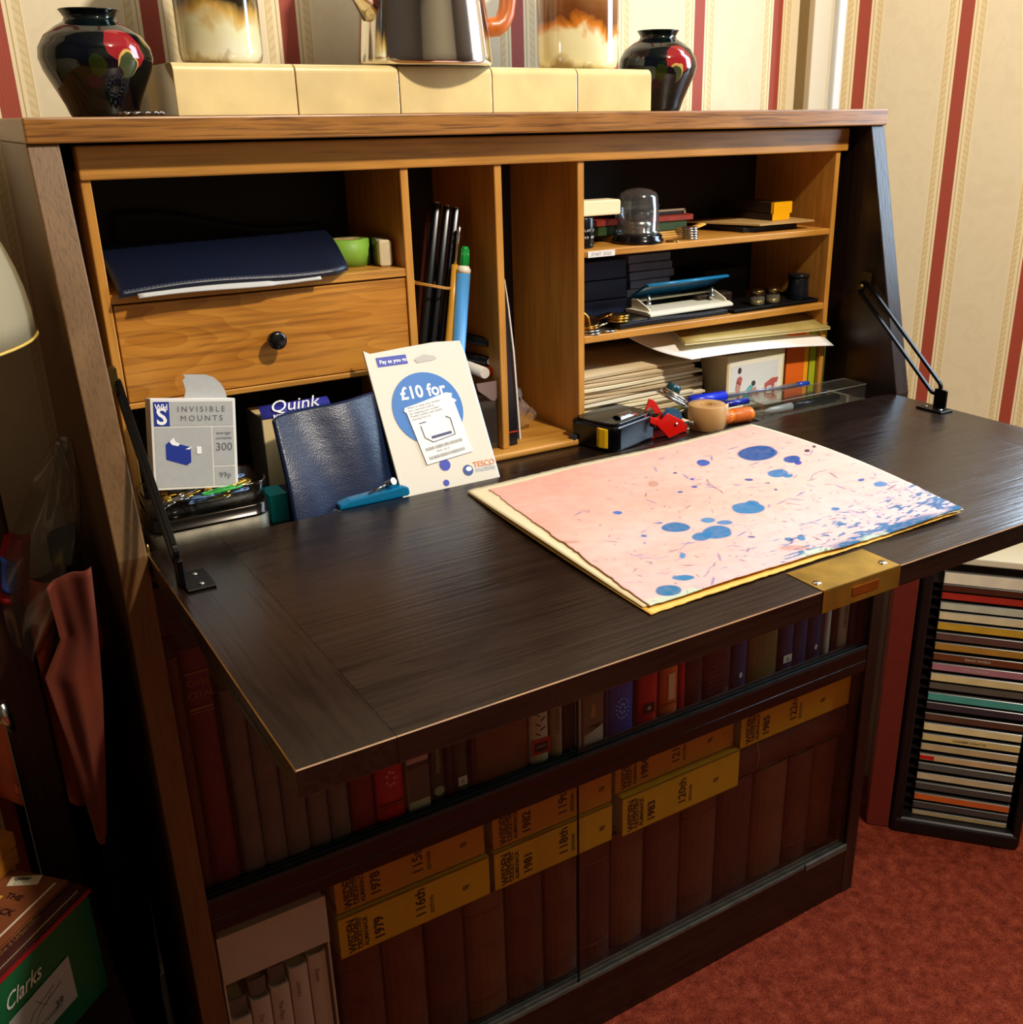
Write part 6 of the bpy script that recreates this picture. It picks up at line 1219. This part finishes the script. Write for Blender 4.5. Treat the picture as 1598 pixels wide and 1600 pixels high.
# ================================================================ RIGHT OF THE BUREAU
RO = Vector((1.075, 0.060, 0)); RU = Vector((0.656, -0.755, 0)).normalized(); RN = Vector((-0.755, -0.656, 0)).normalized()
rk = Fr(RO, RU, (0, 0, 1))
if rk.N.dot(RN) < 0: rk = Fr(RO, RU, (0, 0, -1))
bk_ = mat('rack_black', '141110', 0.35, var=0.2, vs=60)
zr = lambda px, py, c=-0.012: atp(px, py, RO-RN*(-c)*(-1) if False else RO+RN*c, RN)
def cdp(px, py): 
    p = atp(px, py, RO+RN*(-0.010), RN); d = p-RO; return d.dot(RU), p.z
CDS = [(1466, 901, 'e6ddc4', 0.017, 'white'), (1463, 916, '4a2418', 0.009, 'dark brown'), (1462, 929, 'a82c20', 0.010, 'red'), (1462, 945, 'bdbda6', 0.010, 'pale grey-green'), (1463, 960, 'd8c9a0', 0.011, 'cream'), (1463, 977, 'c49a30', 0.011, 'mustard'), (1460, 993, '5c4038', 0.010, 'dull brown'), (1459, 1008, 'a87a30', 0.010, 'ochre'),
       (1457, 1025, '6b3a20', 0.010, 'dark red and brown'), (1453, 1040, 'a8707a', 0.010, 'pink and purple'), (1453, 1056, 'd8c48c', 0.011, 'pale cream'), (1451, 1070, '5a544a', 0.010, 'grey'), (1450, 1087, '4a9a90', 0.011, 'turquoise'), (1448, 1101, '3a3038', 0.010, 'dark purple'), (1446, 1119, '5a3c2c', 0.010, 'brown'), (1444, 1134, 'e0cc96', 0.011, 'light cream'),
       (1442, 1150, 'd0b878', 0.010, 'straw'), (1440, 1166, 'bda478', 0.010, 'beige'), (1435, 1181, 'c9a878', 0.009, 'red and beige'), (1432, 1195, '55534c', 0.010, 'slate'), (1431, 1211, 'c4b088', 0.010, 'buff'), (1431, 1226, '4a4440', 0.010, 'charcoal'), (1429, 1242, 'c86028', 0.010, 'orange'), (1426, 1256, '48403c', 0.010, 'sooty'), (1424, 1267, 'a89468', 0.006, 'silver-edged')]
a_l = sum(cdp(p[0], p[1])[0] for p in CDS[5:20])/15; zt_r = cdp(1466, 897)[1]+0.020
a0_, a1_ = a_l-0.030, a_l+0.142+0.020
t = thing('disc_rack', 'black tower rack holding a column of disc cases, right of the bureau', 'rack', rk.p((a0_+a1_)/2, 0, -0.07))
def rbox(a, b, z0, z1, c0, c1): return MB().box(a, b, z0, z1, c0, c1, rk)
part('side', rbox(a0_, a0_+0.016, 0.004, zt_r, -0.112, 0.004), bk_, t, bevel=0.004, seg=3); part('side', rbox(a1_-0.012, a1_, 0.004, zt_r, -0.112, 0.004), bk_, t, bevel=0.004, seg=3)
zb_r = cdp(1424, 1267)[1]-0.005
part('base', rbox(a0_, a1_, 0.0, zb_r, -0.114, 0.006), bk_, t, bevel=0.008, seg=4); part('back', rbox(a0_+0.016, a1_-0.012, zb_r, zt_r, -0.112, -0.109), bk_, t)
ordw = ['top', 'second', 'third', 'fourth', 'fifth', 'sixth', 'seventh', 'eighth', 'ninth', 'tenth', 'eleventh', 'twelfth', 'thirteenth', 'fourteenth', 'fifteenth', 'sixteenth', 'seventeenth', 'eighteenth', 'nineteenth', 'twentieth', 'twenty-first', 'twenty-second', 'twenty-third', 'twenty-fourth', 'bottom']
for i, (px, py, c, h, nm) in enumerate(CDS):
    z = cdp(px, py)[1]; part('ledge', MB().box(a0_+0.016, a1_-0.012, z-h/2-0.0030, z-h/2-0.0012, -0.108, -0.014, rk), bk_, t)
cj = thin_glass('case_clear', (0.85, 0.85, 0.85, 1), 1.5, 0.06, 0.25, (0.25, 0.24, 0.22, 1))
for i, (px, py, c, h, nm) in enumerate(CDS):
    z = cdp(px, py)[1]; off = 0.0012*math.sin(i*2.1); f = rk
    t = thing('disc_case', 'disc case with a %s spine, %s in the rack' % (nm, ordw[i]), 'disc case', rk.p(a_l+0.07, z-h/2, -0.07), 'disc cases in the black rack')
    part('case', MB().box(a_l, a_l+0.142, z-h/2-0.001, z+h/2+0.0008, -0.106, -0.010+off, rk), mat('case_dark', '4a4742', 0.25), t, bevel=0.0006, seg=1)
    part('spine_card', MB().box(a_l+0.001, a_l+0.141, z-h/2-0.0002, z+h/2-0.0003, -0.011, -0.0092+off, rk), mat('spine_'+nm.replace(' ', '_'), c, 0.4, var=0.12, vs=30), t)
    if i in (8, 16, 9): 
        pr = MB(); text_mb(pr, ('PIANO WORKS', 'CHAMBER SONATAS', 'LIVE CONCERT')[(8, 16, 9).index(i)], 0.0052, Fr(rk.p(a_l+0.045, z-0.0018, -0.009+off), rk.U, rk.V), 0, 0, eps=0.0003); part('title', pr, mat('case_ink', '3a2c24', 0.5) if i == 16 else ivory, t)
    if i == 18: part('red_tab', MB().box(a_l+0.001, a_l+0.022, z-h/2+0.001, z+h/2-0.0012, -0.0092+off, -0.0088+off, rk), mat('tab_red', 'c0201a', 0.4), t)
single('flat_case', MB().box(a0_+0.02, a1_-0.012, zt_r+0.0005, zt_r+0.012, -0.10, -0.005, rk), mat('lid_white', 'd8d0b4', 0.4), 'flat white case lying across the top of the disc rack', 'case', rk.p(0.07, zt_r, -0.07), bevel=0.002)
# red panel standing between rack and bureau
single('red_board', MB().box(a0_-0.038, a0_-0.003, 0.0005, 0.60, -0.11, -0.002, rk), mat('red_board', '6a1f12', 0.6, var=0.08), 'tall dark red box file standing on the carpet left of the disc rack', 'box file', rk.p(-0.04, 0, -0.05), bevel=0.002)

# ================================================================ LEFT OF THE BUREAU
dk = wood('chair_wood', '24120c', '3a2014', 2, 0.4, pore=0.5)
t = thing('wooden_chair', 'dark low wooden chair in the shadow left of the bureau', 'chair', (-0.25, 0.0, 0))
for nm, b_ in (('back_post', (-0.100, -0.062, 0.155, 0.185, 0.0, 0.80)), ('back_post', (-0.48, -0.442, 0.155, 0.185, 0.0, 0.80)), ('leg', (-0.100, -0.064, -0.20, -0.165, 0, 0.325)), ('leg', (-0.48, -0.444, -0.20, -0.165, 0, 0.325)),
               ('seat', (-0.485, -0.058, -0.205, 0.15, 0.325, 0.345)), ('top_rail', (-0.44, -0.102, 0.160, 0.180, 0.72, 0.79)), ('stretcher', (-0.44, -0.102, 0.162, 0.178, 0.15, 0.18))):
    part(nm, MB().box(*b_), dk, t, bevel=0.003)
# shoebox on the seat, turned so that its printed side runs away from us
K = at(140, 1386, 1, 0.028); zl = K.z; hb_ = zl-0.3456
bU = Vector((0.74, 0.67, 0)).normalized(); bN = Vector((bU.y, -bU.x, 0))
top_ = Fr((K.x, K.y, zl), bN, bU)                              # on the lid: a toward us, b along the box, n up
def tb(m, a0, a1, c0, c1, z0, z1): return m.box(c0, c1, a0, a1, z0, z1, top_)
gcol = mat('box_green', '0d5a34', 0.45); mar = mat('lid_maroon', '4c181a', 0.45)
t = thing('shoebox', 'green shoebox with a maroon lid and a white size label, standing on the low chair', 'shoebox', top_.p(-0.06, -0.14, -hb_))
part('box', tb(MB(), -0.290, -0.002, -0.135, -0.001, -hb_+0.0004, -0.0052), gcol, t, bevel=0.0008)
part('lid', tb(MB(), -0.292, 0.0, -0.137, 0.0, -0.0015, 0), mar, t, bevel=0.0005)
part('lid_rim', tb(MB(), -0.292, 0.0, -0.0012, 0.0003, -0.0052, -0.0015), mat('lid_red', '9a1c1c', 0.4), t)
ff = Fr((K.x, K.y, zl), bU, (0, 0, 1)); pr = MB()
text_mb(pr, 'Clarks', 0.0200, ff, -0.1085, -0.0345, shear=0.45, sx=0.76, bold=0.0001); part('lettering', pr, mat('logo_white', 'd8d4c4', 0.5), t)
part('size_label', MB().prism([(-0.108, -0.086), (-0.039, -0.086), (-0.039, -0.0405), (-0.108, -0.0440)], 0.0002, 0.0006, ff), mat('label_grey', 'a8a8a8', 0.5), t)
pr = MB(); text_mb(pr, 'ROTHWELL', 0.0055, ff, -0.085, -0.078, eps=0.0009); text_mb(pr, '39', 0.0095, ff, -0.063, -0.076, eps=0.0009, bold=0.0003)
for q_ in (((-0.100, -0.075), (-0.085, -0.058), (-0.060, -0.052)), ((-0.092, -0.078), (-0.078, -0.062), (-0.052, -0.056)), ((-0.080, -0.050), (-0.072, -0.062), (-0.064, -0.056))): pr.tube([ff.p(x, z, 0.0008) for x, z in q_], 0.0003, 4)
part('label_print', pr, mat('label_ink2', '4a4a4c', 0.6), t)
def lying(name, label, a0, a1, c0, c1, z0, z1, m_):
    t = thing(name, label, 'book', top_.p((c0+c1)/2, (a0+a1)/2, z0))
    m = tb(MB(), a0, a1, c0, c1, z0, z0+0.0016); tb(m, a0, a1, c0, c1, z1-0.0016, z1); tb(m, a0, a1, c0, c0+0.0016, z0, z1)
    part('cover', m, m_, t, bevel=0.0004); part('pages', tb(MB(), a0+0.002, a1-0.003, c0+0.0018, c1-0.003, z0+0.0016, z1-0.0016), pages, t); return t
t = lying('maroon_book', 'maroon book with gilt script lying flat on the shoebox lid', -0.235, -0.006, -0.125, -0.0015, 0.0004, 0.0078, mat('maroon_cloth', '45201c', 0.45, var=0.1))
pr = MB(); text_mb(pr, 'Tess of the d Urbervilles', 0.0066, Fr(top_.p(-0.0085, -0.114, 0.0078), bU, -bN), 0, 0, shear=0.3); part('lettering', pr, mat('dim_gilt', '8a6a3c', 0.4), t)
t = lying('brown_annual', 'brown book with a white stripe and a price sticker, lying on the maroon book', -0.220, -0.009, -0.120, -0.0125, 0.0082, 0.0125, mat('annual_brown', '7c4426', 0.45, var=0.1))
part('white_stripe', tb(MB(), -0.218, -0.015, -0.0213, -0.0195, 0.0125, 0.0128), mat('stripe_white', 'd8cdb4', 0.5), t)
pr = MB(); tf2 = Fr(top_.p(0, 0, 0.0126), bN, bU); text_mb(pr, 'THE', 0.0085, tf2, -0.0500, -0.041, eps=0.0003, bold=0.0003); text_mb(pr, 'ACK', 0.0095, tf2, -0.0480, -0.058, eps=0.0003, bold=0.0003); part('lettering', pr, mat('ink_dark', '1c0e0a', 0.5), t)
sf2 = Fr(top_.p(-0.0585, -0.0290, 0.0127), bN+bU*0.35, bU); sk = MB().box(0, 0.026, 0, 0.0115, 0.0, 0.0005, sf2); text_mb(sk, 'otter', 0.0068, sf2, 0.004, 0.0060, mi=1, eps=0.0008, bold=0.0002); text_mb(sk, '£1.98', 0.0050, sf2, 0.005, 0.0010, mi=2, eps=0.0008)
part('price_sticker', sk, [mat('sticker_cream', 'd8cfae', 0.5), mat('sticker_ink', '20201e', 0.5), mat('sticker_purple', '8a86a8', 0.5)], t)
part('yellow_tab', tb(MB(), -0.062, -0.040, -0.066, -0.052, 0.0127, 0.0132), mat('tab_yellow', 'c9a03a', 0.5), t)
wb = wood('box_wood', '9a5c1a', 'b87828', 0, 0.4, pore=0.35)
t = thing('wooden_box', 'small honey-coloured wooden box on the brown book, left edge of the view', 'box', top_.p(-0.10, -0.08, 0.0126)); part('body', tb(MB(), -0.15, 0.000, -0.135, -0.0695, 0.0128, 0.030), wb, t, bevel=0.001); part('lid', tb(MB(), -0.1505, 0.0005, -0.1355, -0.069, 0.0304, 0.046), wb, t, bevel=0.0015)
# orange cloth and clear bag
def cloth(u, v):
    p0_ = at(2+165*u+12*math.sin(6*v+2*u), 905+340*v, 1, 0.215); return Vector((p0_.x, 0.215+0.012*math.sin(11*u+3*v)+0.007*math.sin(17*u-6*v), p0_.z))
t = thing('orange_cloth_bag', 'rust-orange cloth bag slumped behind the dark chair post', 'bag', (-0.08, 0.21, 0.35))
part('body', MB().sheet(cloth, 40, 30, 0.004), mat('rust_cloth', 'd2561e', 0.8, var=0.2, vs=20), t)
part('dark_panel', MB().sheet(lambda u, v: cloth(0.38+0.20*u*(1-0.3*v)+0.06*v, 0.05+0.30*v)+Vector((0, -0.006, 0)), 10, 10, 0.001), mat('bag_black', '0c1512', 0.7), t)
part('trim', MB().sheet(lambda u, v: cloth(0.14+0.2*u, 0.90+0.05*v)+Vector((0, -0.006, 0)), 8, 3, 0.001), mat('bright_orange', 'e2551c', 0.6), t)
m = MB().tube([at(0, 1098, 1, 0.10), at(9, 1122, 1, 0.10), at(22, 1142, 1, 0.10)], [0.005, 0.006, 0.003], 8)
single('silver_buckle', m, steel, 'bright metal buckle catching the light at the left edge', 'buckle', at(9, 1122, 1, 0.10))
bgm = thin_glass('poly_bag', (0.90, 0.89, 0.87, 1), 1.6, 0.15, 0.10, (0.45, 0.42, 0.38, 1))
def bag(u, v):
    w_ = 10+62*math.sin(math.pi*min(1, v*0.75+0.02)); px = 92-20*v+(u-0.5)*2*w_+6*math.sin(7*v+9*u); py = 690+330*v+8*math.sin(6*u)
    p_ = at(px, py, 1, 0.150); return Vector((p_.x, 0.150-0.05*math.sin(math.pi*u)*math.sin(math.pi*v)+0.006*math.sin(13*u+7*v), p_.z))
t = thing('polythene_bag', 'thin clear polythene bag hanging over the chair post, bureau side', 'plastic bag', (-0.04, 0.15, 0.75))
part('bag', MB().sheet(bag, 26, 26, 0), bgm, t)
part('knot', MB().tube([bag(0.5, 0.0), at(96, 700, 1, 0.145), at(108, 740, 1, 0.143), at(100, 790, 1, 0.142)], [0.003, 0.006, 0.005, 0.003], 8), bgm, t)
def cl2(u, v): p_ = at(-25+72*u, 830+90*v+22*u*v, 1, 0.160); return Vector((p_.x, 0.160+0.01*math.sin(6*u+2*v), p_.z))
t = thing('folded_cloth', 'crimson and blue folded cloth seen through the clear bag', 'cloth', (-0.1, 0.16, 0.78))
part('cloth', MB().sheet(cl2, 14, 10, 0.01), mat('crimson_cloth', 'a01c22', 0.8, var=0.2, vs=20), t); part('blue_fold', MB().sheet(lambda u, v: cl2(0.35+0.3*u, 0.35+0.5*v)+Vector((0, -0.012, 0)), 8, 6, 0.002), mat('blue_cloth', '243a78', 0.8), t)
# cream domed lampshade
lx = -0.165; ly = 0.10; pb_ = at(55, 512, 1, ly); pt_ = at(20, 405, 1, ly); Rm = pb_.x-lx; zb2 = pb_.z
t = thing('floor_lamp', 'unlit floor lamp with a cream domed shade at the left edge', 'lamp', (lx, ly, 0))
prf = [(Rm*math.sin(a)**0.8 if a > 0 else 0, zb2+0.135*math.cos(a)) for a in [math.pi/2*k/14 for k in range(14, -1, -1)]]
prf = [(max(0.004, Rm*(math.sin(a)**0.75)), zb2+0.150*math.cos(a)) for a in [math.pi/2*(1-k/14) for k in range(15)]]
part('lamp_shade', MB().lathe(prf, (lx, ly, 0), 64), mat('shade_cream', '8c7f60', 0.8, var=0.06, vs=15), t)
part('shade_trim', MB().tube([Vector((lx+(Rm+0.0006)*math.cos(a), ly+(Rm+0.0006)*math.sin(a), zb2)) for a in [2*math.pi*k/64 for k in range(64)]], 0.0012, 6, True), mat('trim_gold', 'c9a850', 0.4), t)
part('pole', MB().cyl((lx, ly, 0.02), (lx, ly, zb2+0.15), 0.009), mat('lamp_brass', '8a6a30', 0.35, 0.9), t)
part('base', MB().lathe([(0.10, 0.0005), (0.10, 0.015), (0.02, 0.03), (0, 0.03)], (lx, ly, 0), 32), MATS['lamp_brass'], t)

# near-black sheets added beside the bureau to block bounce and deepen the shadow
def coat(u, v): return Vector((-0.030+0.034*u**5*(1-0.2*v)-0.010*(1-u**4)*math.sin(9*u+1.5*v)-0.006*math.sin(17*u)-0.012*v, 0.012+0.270*u+0.004*math.sin(7*v), 0.735-0.715*v-0.05*(1-v)*abs(u-0.4)))  # folds of the added shadow sheet along the bureau side
single('shadow_sheets', MB().sheet(coat, 36, 20, 0.006).sheet(lambda u, v: Vector((-0.108+0.085*u, 0.268+0.006*math.sin(14*u+2*v), 0.66-0.64*v)), 16, 12, 0.006), mat('shadow_black', '070404', 1.0, spec=0.05), 'nearly black sheets added to darken the shadow against the left side of the bureau', 'coat', (-0.035, 0.14, 0.02))

LE = [(0, 73, 918), (0.25, 96, 1000), (0.4, 72, 1062), (0.65, 108, 1166), (1, 152, 1310)]; RE = [(0, 140, 880), (0.25, 152, 985), (0.5, 161, 1088), (0.75, 166, 1180), (1, 170, 1310)]
def pick(T_, v):
    for (a, x, y), (b, x2, y2) in zip(T_, T_[1:]):
        if v <= b: k = (v-a)/(b-a); return x+(x2-x)*k, y+(y2-y)*k
    return T_[-1][1:]
def scarf(u, v):
    a = pick(LE, v); b = pick(RE, v); q = at(a[0]+(b[0]-a[0])*u, a[1]+(b[1]-a[1])*u, 1, -0.030)
    return Vector((q.x, q.y+0.007*math.sin(5*u+3*v)+0.0015*math.sin(13*u-3*v), q.z))
single('orange_scarf', MB().sheet(scarf, 24, 40, 0.003), mat('scarf_rust', '5c2009', 0.9, var=0.2, vs=30), 'rust-orange scarf hanging between the dark chair post and the bureau', 'scarf', (-0.06, -0.03, 0.6))
